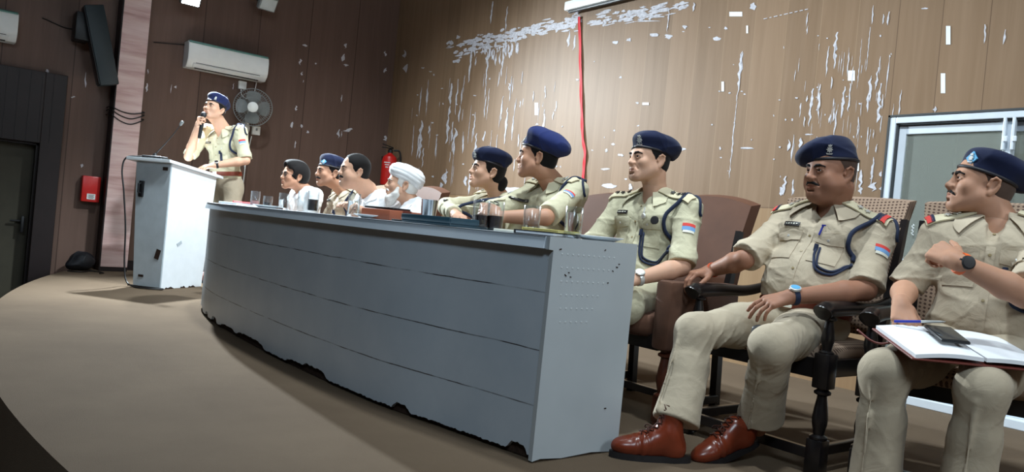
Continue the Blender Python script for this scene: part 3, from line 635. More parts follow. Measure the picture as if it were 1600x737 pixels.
# ------------------------------------------------------------------ chairs
t = NT('checked_upholstery', 0.9, 0.1); v = t.co('Object', (1, 1, 1)); Xs = t.sep(v)
def lat(k, a, off=0.0): return t.math('MULTIPLY', t.math('SINE', t.math('ADD', t.math('MULTIPLY', a, k), off)), 1.0)
K = 2*math.pi/0.034
pat = t.math('MULTIPLY', t.math('SINE', t.math('MULTIPLY', t.math('ADD', Xs[0], t.math('ADD', Xs[2], Xs[1])), K/1.0)), t.math('SINE', t.math('MULTIPLY', t.math('SUBTRACT', Xs[0], t.math('ADD', Xs[2], Xs[1])), K/1.0)))
c = t.ramp(pat, [(0.30, srgb(164, 140, 120)), (0.36, srgb(84, 66, 58))])
t.color(t.mix(t.math('MULTIPLY', t.noise(v, 500, 2), 0.25), c, srgb(120, 100, 88))); t.bump(t.noise(v, 420, 2), 0.3, 0.003); M['check'] = t.m
M['velvet'] = fabric('brown_velvet', srgb(88, 60, 46), 0.75, weave=300, var=0.2)
M['leather'] = plain('brown_leatherette', srgb(92, 61, 46), 0.6, 0.2, var=0.12, scale=6, bump=0.1)
M['ebony'] = plain('black_polished_wood', srgb(24, 21, 22), 0.28, 0.5, var=0.2)
M['redwood'] = plain('red_brown_polished_wood', srgb(78, 40, 28), 0.28, 0.5, var=0.2)
def turned(x, y, z0, z1, r=0.026, n=18):
    h = z1-z0; pr = [(0.9, 0), (1.25, 0.03), (1.25, 0.07), (0.75, 0.11), (0.85, 0.2), (1.05, 0.32), (1.1, 0.42), (0.95, 0.6), (0.72, 0.78), (0.68, 0.84), (1.15, 0.87), (1.2, 0.91), (0.8, 0.95), (0.9, 1.0)]
    return [(r*a, z0+h*q) for a, q in pr], (x, y, 0)
def cushion(b, c, d, bulge=0.02, R=None, e=4):
    """soft block: a box whose faces belly out"""
    nx = 12; P = []
    bm = bmesh.new(); bmesh.ops.create_cube(bm, size=2.0); bmesh.ops.subdivide_edges(bm, edges=bm.edges[:], cuts=9, use_grid_fill=True)
    for vv in bm.verts:
        p = V3(*vv.co); q = p.copy()
        m_ = (abs(p)**e).sum()**(1/e); s_ = np.abs(p).max()/m_
        q = p*s_**0.5*1.0
        for k in range(3):
            o1, o2 = [i for i in range(3) if i != k]
            if abs(abs(p[k])-1) < 1e-6: q[k] += math.copysign(bulge/(d[k]/2)*(1-p[o1]**2)*(1-p[o2]**2), p[k])
        vv.co = Vector(q*np.array(d)/2)
    bm.transform(Matrix.Translation(Vector(c)) @ (R.to_4x4() if R is not None else Matrix.Identity(4))); b._merge(bm)
def wood_chair(loc, rz, label, group=None):
    r = thing('upholstered_armchair', label, 'chair', loc, rz, group)
    tilt = Matrix.Rotation(math.radians(-11), 3, 'X')
    b = MB(); cushion(b, (0, -0.01, 0.445), (0.54, 0.50, 0.085), 0.02); b.build('seat', M['check'], r, smooth=True)
    b = MB(); P = []
    for i in range(15):
        s = -1+2*i/14; row = []
        for j in range(13):
            q = j/12; wdt = 0.25+0.03*q**2 + 0.004; zt = 0.50+q*(0.59-0.012*s*s)
            row.append(V3(*(Vector((s*wdt, 0.245+0.10*q+0.02*(1-s*s)-0.03*math.sin(math.pi*min(1, q*1.02)) + 0.0, zt)))))
        P.append(row)
    P = np.array(P); b.slab(P, np.broadcast_to(V3(0, 1, 0.18), P.shape), 0.065); bb = b.build('backrest', M['check'], r, smooth=50)
    for s in (-1, 1):
        b = MB(); b.lathe(*turned(s*0.30, -0.23, 0.13, 0.33)[:1], c=(s*0.30, -0.23, 0)); b.box((s*0.30, -0.23, 0.39), (0.062, 0.062, 0.13), bev=0.005); b.box((s*0.30, -0.23, 0.07), (0.062, 0.062, 0.13), bev=0.005)
        b.lathe([(0.03, 0.0), (0.034, 0.008), (0.03, 0.015)], c=(s*0.30, -0.23, 0)); b.build('leg', M['ebony'], r, smooth=40)
        b = MB(); b.tube([(s*0.275, 0.235, 0.0), (s*0.275, 0.22, 0.45), (s*0.275, 0.255, 0.62), (s*0.28, 0.33, 1.0)], [0.022, 0.024, 0.024, 0.018], 4); b.build('leg', M['ebony'], r, smooth=False)
        b = MB(); b.lathe(*turned(s*0.30, -0.23, 0.45, 0.60, 0.022)[:1], c=(s*0.30, -0.23, 0))
        path = smoothpath([(s*0.30, -0.29, 0.605), (s*0.30, -0.26, 0.618), (s*0.30, -0.1, 0.625), (s*0.295, 0.1, 0.628), (s*0.285, 0.27, 0.66)], 6); rr = np.interp(np.linspace(0, 1, len(path)), [0, 0.04, 0.12, 0.16, 0.22, 0.6, 1], [0.030, 0.036, 0.036, 0.027, 0.034, 0.026, 0.022])
        b.tube(path, list(rr), 14); b.build('armrest', M['ebony'], r, smooth=50)
        for cc, dd in (((s*0.29, 0.0, 0.085), (0.026, 0.44, 0.04)), ((s*0.285, 0, 0.395), (0.03, 0.44, 0.07))): b = MB(); b.box(cc, dd, bev=0.004); b.build('side_rail', M['ebony'], r, smooth=False)
    for cc, dd in (((0, -0.23, 0.395), (0.56, 0.035, 0.075)), ((0, -0.23, 0.075), (0.56, 0.03, 0.04)), ((0, 0.22, 0.395), (0.54, 0.03, 0.07))): b = MB(); b.box(cc, dd, bev=0.004); b.build('cross_rail', M['ebony'], r, smooth=False)
    return r
def club_chair(loc, rz, label, group=None):
    r = thing('leather_armchair', label, 'chair', loc, rz, group)
    b = MB(); cushion(b, (0, -0.02, 0.43), (0.50, 0.52, 0.11), 0.03); b.build('seat', M['velvet'], r, smooth=True)
    b = MB(); P = []
    for i in range(17):
        s = -1+2*i/16; row = []
        for j in range(13):
            q = j/12; wdt = 0.26+0.035*q; top = 1.075 - 0.045*abs(s)**2.2; zt = 0.46+q*(top-0.46)
            row.append(V3(s*wdt, 0.235+0.11*q-0.02*math.sin(math.pi*q)+0.015*(1-s*s), zt))
        P.append(row)
    P = np.array(P); b.slab(P, np.broadcast_to(V3(0, 1, 0.18), P.shape), 0.08); b.build('backrest', M['leather'], r, smooth=50)
    for s in (-1, 1):
        b = MB(); b.box((s*0.315, -0.02, 0.49), (0.095, 0.50, 0.31), bev=0.02); b.build('armrest', M['velvet'], r, smooth=40)
        b = MB(); b.lathe(turned(0, 0, 0.12, 0.335, 0.03)[0], c=(s*0.315, -0.21, 0)); b.box((s*0.315, -0.21, 0.07), (0.06, 0.06, 0.12), bev=0.006); b.lathe([(0.0, 0), (0.034, 0.0), (0.034, 0.015)], c=(s*0.315, -0.21, 0)); b.build('leg', M['redwood'], r, smooth=40)
        b = MB(); b.tube([(s*0.27, 0.24, 0.0), (s*0.27, 0.22, 0.42), (s*0.275, 0.30, 0.9)], [0.026, 0.026, 0.02], 4); b.build('leg', M['ebony'], r, smooth=False)
        b = MB(); b.box((s*0.29, 0.01, 0.085), (0.028, 0.42, 0.04), bev=0.004); b.build('side_rail', M['ebony'], r, smooth=False)
    for cc, dd in (((0, -0.21, 0.36), (0.56, 0.04, 0.07)), ((0, 0.0, 0.085), (0.56, 0.03, 0.035))): b = MB(); b.box(cc, dd, bev=0.004); b.build('cross_rail', M['ebony'], r, smooth=False)
    return r
ch8 = wood_chair((-1.795, 2.95, 0), 0.0, 'black wooden armchair with checked back carrying the officer whose boots show', 'checked armchairs')
def again(o, loc, rz, label):
    c = copy_tree(o); c.location = loc; c.rotation_euler = (0, 0, rz); c['label'] = label; return c
again(ch8, (-1.11, 3.05, 0), 0.22, 'black wooden armchair with checked back by the glass door, rightmost seat')
again(ch8, (-5.94, 2.94, 0), 0.0, 'checked armchair whose rounded back shows between the moustached man in white and the turbaned man')
again(ch8, (-6.68, 2.98, 0), 0.0, 'checked armchair under the black haired man in spectacles')
ch7 = club_chair((-2.54, 2.90, 0), 0.0, 'brown leather armchair right of the table end, next to the checked armchair', 'brown leather armchairs')
again(ch7, (-3.25, 2.93, 0), 0.0, 'brown leather armchair behind the officer in the bright blue beret')
again(ch7, (-4.08, 2.98, 0), 0.0, 'brown leather armchair with a white towel, under the woman officer')
again(ch7, (-5.24, 2.84, 0), 0.0, 'brown leather armchair under the moustached man in the white shirt')
c4 = again(ch7, (-4.64, 2.93, 0), 0.0, 'low brown leather armchair under the white turbaned man'); c4.scale = (1, 1, .84)
# ------------------------------------------------------------------ implicit surfaces for figures, clothes and soft things
def unit(v): v = np.asarray(v, float); return v/max(1e-9, np.linalg.norm(v))
class SDF:
    """signed distance grid built by smooth unions of tapered capsules and ellipsoids"""
    def __init__(s, lo, hi, h):
        s.h = h; s.o = np.array(lo, float); s.n = np.ceil((np.array(hi, float)-s.o)/h).astype(int)+1
        s.F = np.full(s.n, 1.0, np.float32); s.ax = [np.float32(s.o[i]+h*np.arange(s.n[i])) for i in range(3)]
    def _win(s, lo, hi):
        a = np.clip(np.floor((np.asarray(lo)-s.o)/s.h).astype(int), 0, s.n); b = np.clip(np.ceil((np.asarray(hi)-s.o)/s.h).astype(int)+1, 0, s.n)
        if (b <= a).any(): return None
        sl = tuple(slice(a[i], b[i]) for i in range(3))
        X = s.ax[0][sl[0]][:, None, None]; Y = s.ax[1][sl[1]][None, :, None]; Z = s.ax[2][sl[2]][None, None, :]
        return sl, X, Y, Z
    def _put(s, sl, d, k, op):
        A = s.F[sl]
        if op == 'u':
            if k > 0: hh = np.maximum(k-np.abs(A-d), 0)/k; s.F[sl] = np.minimum(A, d)-hh*hh*(k*0.25)
            else: s.F[sl] = np.minimum(A, d)
        else:
            d = -d
            if k > 0: hh = np.maximum(k-np.abs(A-d), 0)/k; s.F[sl] = np.maximum(A, d)+hh*hh*(k*0.25)
            else: s.F[sl] = np.maximum(A, d)
    def cone(s, a, b, ra, rb, k=0.02, op='u', cut=None, fr=None, sc=(1, 1, 1)):
        """tapered capsule; cut = (point, direction): flat end beyond the point; fr/sc = axes (rows) and squash"""
        a = np.asarray(a, float); b = np.asarray(b, float); R = max(ra, rb)*max(sc)+k+2*s.h
        w = s._win(np.minimum(a, b)-R, np.maximum(a, b)+R)
        if w is None: return s
        sl, X, Y, Z = w; px, py, pz = X-np.float32(a[0]), Y-np.float32(a[1]), Z-np.float32(a[2]); ba = b-a
        if fr is not None:
            fr = np.asarray(fr); ps = [(px*np.float32(fr[i, 0])+py*np.float32(fr[i, 1])+pz*np.float32(fr[i, 2]))/np.float32(sc[i]) for i in range(3)]; bb = fr@ba/np.array(sc); px, py, pz = ps
        else: bb = ba
        t = np.clip((px*np.float32(bb[0])+py*np.float32(bb[1])+pz*np.float32(bb[2]))/np.float32(max(bb@bb, 1e-12)), 0, 1)
        d = np.sqrt((px-t*np.float32(bb[0]))**2+(py-t*np.float32(bb[1]))**2+(pz-t*np.float32(bb[2]))**2) - (np.float32(ra)+t*np.float32(rb-ra))
        if fr is not None: d = d*np.float32(min(sc))
        if cut is not None:
            c, q = cut; q = unit(q); d = np.maximum(d, (X-np.float32(c[0]))*np.float32(q[0])+(Y-np.float32(c[1]))*np.float32(q[1])+(Z-np.float32(c[2]))*np.float32(q[2]))
        s._put(sl, d, np.float32(k), op); return s
    def ell(s, c, r, k=0.02, op='u', fr=None):
        c = np.asarray(c, float); r = np.asarray(r, float); R = r.max()+k+2*s.h
        w = s._win(c-R, c+R)
        if w is None: return s
        sl, X, Y, Z = w; p = [X-np.float32(c[0]), Y-np.float32(c[1]), Z-np.float32(c[2])]
        if fr is not None: fr = np.asarray(fr); p = [p[0]*np.float32(fr[i, 0])+p[1]*np.float32(fr[i, 1])+p[2]*np.float32(fr[i, 2]) for i in range(3)]
        k0 = np.sqrt((p[0]/r[0])**2+(p[1]/r[1])**2+(p[2]/r[2])**2); k1 = np.sqrt((p[0]/r[0]**2)**2+(p[1]/r[1]**2)**2+(p[2]/r[2]**2)**2)
        s._put(sl, (k0*(k0-1)/np.maximum(k1, 1e-6)).astype(np.float32), np.float32(k), op); return s
    def poly(s, pts, r, k=0.01, op='u'):
        rs = r if hasattr(r, '__len__') else [r]*len(pts)
        for i in range(len(pts)-1): s.cone(pts[i], pts[i+1], rs[i], rs[i+1], k, op)
        return s
    def halfspace(s, c, q, k=0.0):
        """keep the side where (p-c).q < 0"""
        q = unit(q); d = (s.ax[0][:, None, None]-np.float32(c[0]))*np.float32(q[0])+(s.ax[1][None, :, None]-np.float32(c[1]))*np.float32(q[1])+(s.ax[2][None, None, :]-np.float32(c[2]))*np.float32(q[2])
        s._put((slice(None),)*3, -d, np.float32(k), 's'); return s
    def warp(s, fn, band=0.02):
        I = np.nonzero(np.abs(s.F) < band); P = np.stack([s.ax[i][I[i]] for i in range(3)], 1); s.F[I] += fn(P).astype(np.float32); return s
    def mesh(s, relax=1):
        F, h = s.F, s.h; S_ = F < 0
        if not S_.any(): return np.zeros((0, 3)), np.zeros((0, 4), int)
        lo = []; hi = []
        for ax in range(3):
            q = np.nonzero(S_.any(axis=tuple(i for i in range(3) if i != ax)))[0]; lo.append(max(q[0]-2, 0)); hi.append(min(q[-1]+3, F.shape[ax]))
        off = np.array(lo); F = F[lo[0]:hi[0], lo[1]:hi[1], lo[2]:hi[2]]; F = np.pad(F, 1, constant_values=1.0); off = off-1; S_ = F < 0
        nx, ny, nz = F.shape; cnt = np.zeros((nx-1, ny-1, nz-1), np.uint8)
        cs = [(i, j, k) for i in (0, 1) for j in (0, 1) for k in (0, 1)]
        for i, j, k in cs: cnt += S_[i:nx-1+i, j:ny-1+j, k:nz-1+k]
        I = np.argwhere((cnt > 0) & (cnt < 8)); n = len(I)
        V = {c: F[I[:, 0]+c[0], I[:, 1]+c[1], I[:, 2]+c[2]] for c in cs}
        acc = np.zeros((n, 3)); m_ = np.zeros(n)
        for c in cs:
            for ax in range(3):
                if c[ax]: continue
                e = list(c); e[ax] = 1; e = tuple(e); va, vb = V[c], V[e]; x = (va < 0) != (vb < 0)
                t = np.where(x, va/np.where(x, va-vb, 1), 0); p = np.array(c, float)[None].repeat(n, 0); p[:, ax] += t
                acc += p*x[:, None]; m_ += x
        P = s.o + h*(I + off + acc/m_[:, None])
        idm = np.full(cnt.shape, -1, np.int32); idm[I[:, 0], I[:, 1], I[:, 2]] = np.arange(n); Q = []
        for ax in range(3):
            sa = [slice(1, -1)]*3; sb = [slice(1, -1)]*3; sa[ax] = slice(0, -1); sb[ax] = slice(1, None)
            A, B = S_[tuple(sa)], S_[tuple(sb)]; o1, o2 = [(1, 2), (2, 0), (0, 1)][ax]
            for flip, mk in ((0, A & ~B), (1, ~A & B)):
                J = np.argwhere(mk); base = J.copy()
                for o in (o1, o2): base[:, o] += 1
                def cell(d1, d2):
                    q = base.copy(); q[:, o1] -= d1; q[:, o2] -= d2; return idm[q[:, 0], q[:, 1], q[:, 2]]
                f = np.stack([cell(1, 1), cell(0, 1), cell(0, 0), cell(1, 0)], 1)
                Q.append(f[:, ::-1] if flip else f)
        Q = np.concatenate(Q); Q = Q[(Q >= 0).all(1)]
        for _ in range(relax):
            su = np.zeros_like(P); ct = np.zeros(len(P))
            for a_, b_ in ((0, 1), (1, 2), (2, 3), (3, 0)):
                np.add.at(su, Q[:, a_], P[Q[:, b_]]); np.add.at(su, Q[:, b_], P[Q[:, a_]]); np.add.at(ct, Q[:, a_], 1); np.add.at(ct, Q[:, b_], 1)
            P = P*0.45 + 0.55*su/np.maximum(ct, 1)[:, None]
        return P, Q
    def build(s, name, mats, parent, origin=(0, 0, 0), relax=1, colour=None):
        P, Q = s.mesh(relax); me = from_arrays(P-np.asarray(origin, float), Q, name)
        if colour is not None:
            at_ = me.color_attributes.new('tone', 'FLOAT_COLOR', 'POINT'); c = np.ones((len(P), 4), np.float32); c[:, :3] = colour(P); at_.data.foreach_set('color', c.ravel())
        return link(name, me, mats, parent, True)
def folds(P, amp, freq, seed, axis=None):
    """creased cloth: a few warped sine ridges"""
    r = np.random.RandomState(seed); out = np.zeros(len(P)); P = np.asarray(P, float)
    for i in range(4):
        d = unit(r.normal(size=3)); 
        if axis is not None: d = unit(d*0.35 + np.asarray(axis)*r.choice([1, .8, -1]))
        e = unit(r.normal(size=3)); f = freq*r.uniform(0.6, 1.5)
        ph = P@d*f + 1.6*np.sin(P@e*freq*0.45+r.uniform(0, 6)) + r.uniform(0, 6); env = 0.5+0.5*np.sin(P@unit(r.normal(size=3))*freq*0.4+r.uniform(0, 6))
        out += env*(1-np.abs(np.sin(ph*0.5)))**3
    return -amp*(out-0.5)
# ------------------------------------------------------------------ people
def skin_mat(name, c):
    t = NT(name, 0.55, 0.25); a = t.n('ShaderNodeAttribute'); a.attribute_name = 'tone'; v = t.co('Object'); n = t.noise(v, 60, 4)
    base = t.mix(t.math('MULTIPLY', n, 0.35), c, tuple(x*0.78 for x in c[:3])+(1,)); t.color(t.mix(1.0, base, a.outputs['Color'], 'MULTIPLY'))
    t.b.inputs['Subsurface Weight'].default_value = 0.12; t.b.inputs['Subsurface Radius'].default_value = (0.012, 0.005, 0.003); t.b.inputs['Subsurface Scale'].default_value = 0.6
    t.bump(t.noise(v, 420, 2), 0.12, 0.001); return t.m
M['skin_fair'] = skin_mat('skin_fair', srgb(206, 162, 136)); M['skin_mid'] = skin_mat('skin_mid', srgb(186, 140, 114)); M['skin_tan'] = skin_mat('skin_tan', srgb(152, 108, 86))
M['khaki'] = fabric('khaki_cotton', srgb(182, 168, 146), fold=0.5); M['khaki_light'] = fabric('light_khaki_cotton', srgb(192, 186, 158), fold=0.5)
M['strap'] = fabric('pale_khaki_strap', srgb(206, 196, 166))
M['khaki_tr'] = fabric('khaki_trouser_cloth', srgb(172, 159, 138), fold=0.3)
M['white_cloth'] = fabric('white_cotton', srgb(226, 228, 230), fold=0.3); M['navy'] = fabric('navy_wool_felt', srgb(27, 33, 58), 0.95, weave=500, var=0.12); M['navy_bright'] = fabric('bright_navy_wool_felt', srgb(35, 45, 90), 0.95, weave=500, var=0.12)
M['navy_mid'] = fabric('mid_navy_wool_felt', srgb(32, 40, 78), 0.95, weave=500, var=0.12)
M['band'] = plain('beret_band_leather', srgb(34, 32, 38), 0.5); M['navy_cord'] = fabric('navy_cord', srgb(36, 44, 66), 0.7, weave=700)
M['hair'] = fabric('black_hair', srgb(19, 16, 16), 0.75, weave=240, var=0.3); M['hair_short'] = fabric('short_cropped_hair', srgb(74, 58, 50), 0.7, weave=300, var=0.25); M['white_hair'] = fabric('white_hair', srgb(218, 216, 212), 0.8, weave=200)
M['eye_white'] = plain('eye_white', srgb(216, 208, 202), 0.2); M['iris'] = plain('dark_iris', srgb(34, 22, 18), 0.1)
M['silver'] = plain('silver_metal', srgb(212, 212, 208), 0.3, 0.5, 0.35); M['belt'] = plain('brown_leather_belt', srgb(120, 52, 34), 0.4); M['sky_blue'] = plain('light_blue_enamel', srgb(92, 164, 206), 0.4)
M['red_cloth'] = plain('red_cloth', srgb(206, 66, 60), 0.8); M['blue_cloth'] = plain('pale_blue_cloth', srgb(110, 150, 196), 0.8); M['name_black'] = plain('black_name_plate', srgb(40, 38, 40), 0.35); M['pale'] = plain('pale_metal', srgb(222, 220, 206), 0.4)
M['button'] = plain('khaki_button', srgb(150, 134, 100), 0.4); M['boot'] = plain('chestnut_boot_leather', srgb(112, 46, 26), 0.28, 0.5, var=0.2, scale=10, bump=0.12); M['sole'] = plain('dark_rubber_sole', srgb(30, 28, 30), 0.6); M['lace'] = fabric('brown_lace', srgb(66, 34, 24), 0.8)

def basis(fw, up=(0, 0, 1)):
    """rows: left, forward, up"""
    f = unit(fw); l = unit(np.cross(up, f)); u = np.cross(f, l); return np.stack([l, f, u])
def head_frame(yaw, pitch, roll):
    """yaw: turn from straight ahead (-Y) towards -X, pitch up, roll to the person's left; degrees"""
    y, p, r = map(math.radians, (yaw, pitch, roll))
    f = V3(-math.sin(y)*math.cos(p), -math.cos(y)*math.cos(p), math.sin(p)); B = basis(f)
    l, u = B[0]*math.cos(r)-B[2]*math.sin(r), B[2]*math.cos(r)+B[0]*math.sin(r); return np.stack([l, f, u])

def head_sdf(g, T, fr, sc, o):
    """a head in its own frame: x left, y forward, z up; origin between the ears at eye height; T maps to the room"""
    w = lambda x, y, z: T(V3(x, y, z)); c = lambda a, b, ra, rb, k=.01, op='u': g.cone(w(*a), w(*b), ra*sc, rb*sc, k*sc, op)
    e = lambda p, r, k=.01, op='u', f=None: g.ell(w(*p), V3(*r)*sc, k*sc, op, fr if f is None else f)
    fat = o.get('fat', 0.0); jw = o.get('jaw', 1.0); ns = o.get('nose', 1.0); br = o.get('brow', 1.0)
    e((0, -.014, .046), (.076, .097, .084), .02); e((0, .028, .005), (.064+fat*.3, .062, .092), .03)
    e((0, .036, -.045), (.055+fat*.5, .048, .052), .03)
    for s in (-1, 1):
        c((s*(.050*jw+fat*.5), .004, -.045), (s*.022*jw, .068, -.088), .024+fat*.4, .020, .03); e((s*(.043+fat*.4), .060, -.018), (.022, .020, .020), .025)
        if fat > 0: e((s*.048, .045, -.05), (.024+fat, .03, .028), .03)
    e((0, .0745, -.090), (.024, .0215, .020), .02)
    if fat > 0: e((0, .035, -.098), (.05, .045, .026+fat*.6), .03)
    c((-.034, .079, .027), (.034, .079, .027), .012*br, .012*br, .018)
    for s in (-1, 1):
        e((s*.0315, .100, .010), (.017, .016, .0125), .014, 's')
        e((s*.031, .0745, .0095), (.0150, .0105, .0140), .004)                       # lids over the eyeball
        g.poly([w(s*.0165, .0835, .0095), w(s*.023, .0885, .0158), w(s*.033, .0900, .0175), w(s*.0455, .0805, .0105)], [.0028*sc, .0040*sc, .0042*sc, .003*sc], .004*sc)
        g.poly([w(s*.0175, .0835, .0065), w(s*.030, .0890, .0012), w(s*.0445, .0808, .0065)], .003*sc, .005*sc)
    # nose
    c((0, .0845, .022), (0, .1035, -.018), .0085, .0115*ns, .016); e((0, .1060, -.0225), (.0125*ns, .0110*ns, .0100*ns), .010)
    for s in (-1, 1):
        e((s*.0130*ns, .0965, -.0260), (.0090*ns, .0115*ns, .0090*ns), .007); c((s*.006, .101, -.0362), (s*.0065, .097, -.0335), .0030, .0028, .003, 's')
    c((0, .103, -.0305), (0, .092, -.040), .005, .0055, .008)
    # mouth
    e((0, .078, -.058), (.031, .022, .022), .02)
    g.poly([w(-.024, .0845, -.0560), w(-.009, .0955, -.0515), w(0, .0960, -.0525), w(.009, .0955, -.0515), w(.024, .0845, -.0560)], [x*sc for x in (.003, .0052, .0050, .0052, .003)], .006*sc)
    g.poly([w(-.022, .0845, -.0578), w(0, .0945, -.0635), w(.022, .0845, -.0578)], [x*sc for x in (.003, .0066, .003)], .006*sc)
    g.poly([w(-.026, .0885, -.0568), w(-.012, .1010, -.0570), w(0, .1045, -.0575), w(.012, .1010, -.0570), w(.026, .0885, -.0568)], .0016*sc, .003*sc, 's')
    c((-.014, .094, -.0745), (.014, .094, -.0745), .004, .004, .008, 's')
    for s in (-1, 1): c((s*.020, .096, -.030), (s*.034, .084, -.054), .0025, .0022, .008, 's')
    # ears
    for s in (-1, 1):
        a = basis(fr[0]*s*0.93+fr[1]*0.30, fr[2]-fr[1]*0.18)  # rows: along the ear's width, its normal, its height
        e((s*.079, -.018, -.004), (.019, .008, .032), .006, 'u', a); e((s*.0885, -.014, -.001), (.011, .0075, .020), .004, 's', a)
        g.poly([w(s*.078, -.002, -.004), w(s*.086, -.004, .018), w(s*.090, -.016, .027), w(s*.091, -.030, .020), w(s*.088, -.032, .0), w(s*.082, -.022, -.022)], .0042*sc, .004*sc)
        e((s*.079, -.010, -.030), (.006, .008, .010), .006); e((s*.080, .000, -.002), (.005, .005, .008), .004)

class Fig:
    """one seated or standing person"""
    def __init__(s, label, joints, o):
        s.o = o; s.J = {k: np.asarray(v, float) for k, v in joints.items()}; J = s.J
        s.root = thing('person', label, 'person', (J['pelvis'][0], J['pelvis'][1], 0.0)); s.O = V3(J['pelvis'][0], J['pelvis'][1], 0)
        s.h = o.get('h', 0.006); s.sc = o.get('head_scale', 1.0); s.fr = head_frame(*o['gaze']); s.H = J['head']
        s.Tm = lambda p: s.H + s.sc*(p[0]*s.fr[0]+p[1]*s.fr[1]+p[2]*s.fr[2])
        up = unit(J['neck']-J['pelvis']); l = J['shL']-J['shR']; l = unit(l-up*(l@up)); s.tf = np.stack([l, np.cross(l, up), up])   # left, forward, up
        s.skin = M[o.get('skin', 'skin_mid')]; s.build()
    def loc(s, p): return (np.asarray(p)-s.H)@s.fr.T/s.sc
    def tone(s, P):
        """lips, stubble and darker skin round the eyes"""
        q = s.loc(P); c = np.ones((len(P), 3)); st = s.o.get('stubble', 0.0)
        g = lambda x, y, z, r: np.exp(-(((q[:, 0]-x)/r[0])**2+((q[:, 1]-y)/r[1])**2+((q[:, 2]-z)/r[2])**2))
        lips = np.clip(g(0, .098, -.0575, (.021, .013, .0085))*1.5, 0, 1)[:, None]; c = c*(1-lips)+lips*np.array(s.o.get('lips', (.74, .54, .52)))
        jaw = np.clip((-.038-q[:, 2])/.02, 0, 1)*np.clip((q[:, 1]+.01)/.03, 0, 1)*(q[:, 2] > -.13)*(1-lips[:, 0]); c *= 1-(st*jaw)[:, None]*np.array([.42, .38, .32])
        soc = (g(.031, .086, .012, (.02, .02, .011))+g(-.031, .086, .012, (.02, .02, .011)))[:, None]; c *= 1-np.clip(soc, 0, 1)*np.array([.20, .22, .22])  # skin tone multiplied darker in both eye sockets
        return c
    def add(s, name, g, mat, parent=None, relax=1, colour=None):
        return g.build(name, mat, parent or s.root, s.O, relax, colour)
    def arm_pts(s, d): return s.J['sh'+d], s.J['el'+d], s.J['wr'+d]
    def build(s):
        J, o, h = s.J, s.o, s.h; allp = np.array(list(J.values())); lo, hi = allp.min(0)-0.24, allp.max(0)+0.26; lo[2] = max(lo[2], 0.0)
        hh = min(h, o.get('hh', h)); fr, sc = s.fr, s.sc
        # ---- skin: neck, torso core, limbs, hands
        g = SDF(lo, hi, h); nb = J['neck']; nt = s.Tm(V3(0, -.030, -.055))
        g.cone(nb-V3(0, 0, .06), nt, .057*o.get('neckw', 1), .053*o.get('neckw', 1), .02)
        g.cone(nb-V3(0, 0, .05), J['pelvis'], .07, .07, .02)
        for d in 'RL':
            sh, el, wr = s.arm_pts(d); a = o.get('arm', 1.0); g.cone(sh, nb-V3(0, 0, .06), .035, .04, .02); g.cone(sh, el, .042*a, .040*a, .02); mid = el+(wr-el)*.28
            g.cone(el, mid, .040*a, .043*a, .015); g.cone(mid, wr, .043*a, .027*a, .015)
            hp, kn, an = J['hip'+d], J['kn'+d], J['an'+d]; g.cone(J['pelvis'], hp, .06, .06, .02); g.cone(hp, kn, .055, .045, .02); g.cone(kn, an, .045, .035, .02)
            s.hand(g, d)
        # face at finer grid, meeting the neck under the collar
        if hh < h:
            P1, Q1 = g.mesh(1)
            c0 = s.H; r = .16*sc; g2 = SDF(c0-r, c0+r, hh); g2.cone(nb-V3(0, 0, .02), nt, .060*o.get('neckw', 1), .056*o.get('neckw', 1), .02); g2.cone(nt, s.Tm(V3(0, -.02, -.02)), .056*o.get('neckw', 1), .058, .03)
            head_sdf(g2, s.Tm, fr, sc, o); P2, Q2 = g2.mesh(1); P = np.concatenate([P1, P2]); Q = np.concatenate([Q1, Q2+len(P1)])
        else:
            g.cone(nt, s.Tm(V3(0, -.02, -.02)), .05, .055, .03); head_sdf(g, s.Tm, fr, sc, o); P, Q = g.mesh(1)
        me = from_arrays(P-s.O, Q, 'body'); ca = me.color_attributes.new('tone', 'FLOAT_COLOR', 'POINT'); c = np.ones((len(P), 4), np.float32); c[:, :3] = s.tone(P); ca.data.foreach_set('color', c.ravel())
        s.body = link('body', me, s.skin, s.root, True)
        # ---- clothes
        s.shirt(lo, hi); s.trousers(lo, hi); s.head_details(hh)
        for d in 'RL': s.shoe(d)
    def hand(s, g, d):
        """palm, four fingers and thumb; o['handR'] = dict(dir, palm, curl=(4), spread, thumb)"""
        o = s.o.get('hand'+d, {}); wr = s.J['wr'+d]; el = s.J['el'+d]; k = s.o.get('hand', 1.0)
        f = unit(o.get('dir', wr-el)); pn = np.asarray(o.get('palm', (0, 0, -1)), float); pn = unit(pn-f*(pn@f)); side = np.cross(f, pn) * (1 if d == 'R' else -1)   # towards the thumb
        side = side*o.get('flip', 1); base = wr+f*.018*k
        W = [.030, .010, -.010, -.028]; Ls = [(.040, .024, .018), (.044, .028, .020), (.041, .026, .019), (.032, .020, .017)]; Rm = [.0092, .0095, .0090, .0080]
        curl = o.get('curl', (25, 28, 30, 34)); spread = o.get('spread', 1.0); kn = []
        g.cone(wr-f*.02, base, .027*k, .026*k, .012)
        for i in range(4):
            kp = base+f*(.068-.005*abs(i-1))*k + side*W[i]*k*(.95+.1*spread) - pn*.004; kn.append(kp)
            g.cone(base+side*W[i]*.62*k, kp, .0165*k, .0125*k, .010)
        g.cone(base+side*.022*k+pn*.006, base+f*.035*k+side*.028*k+pn*.010, .017*k, .014*k, .010)
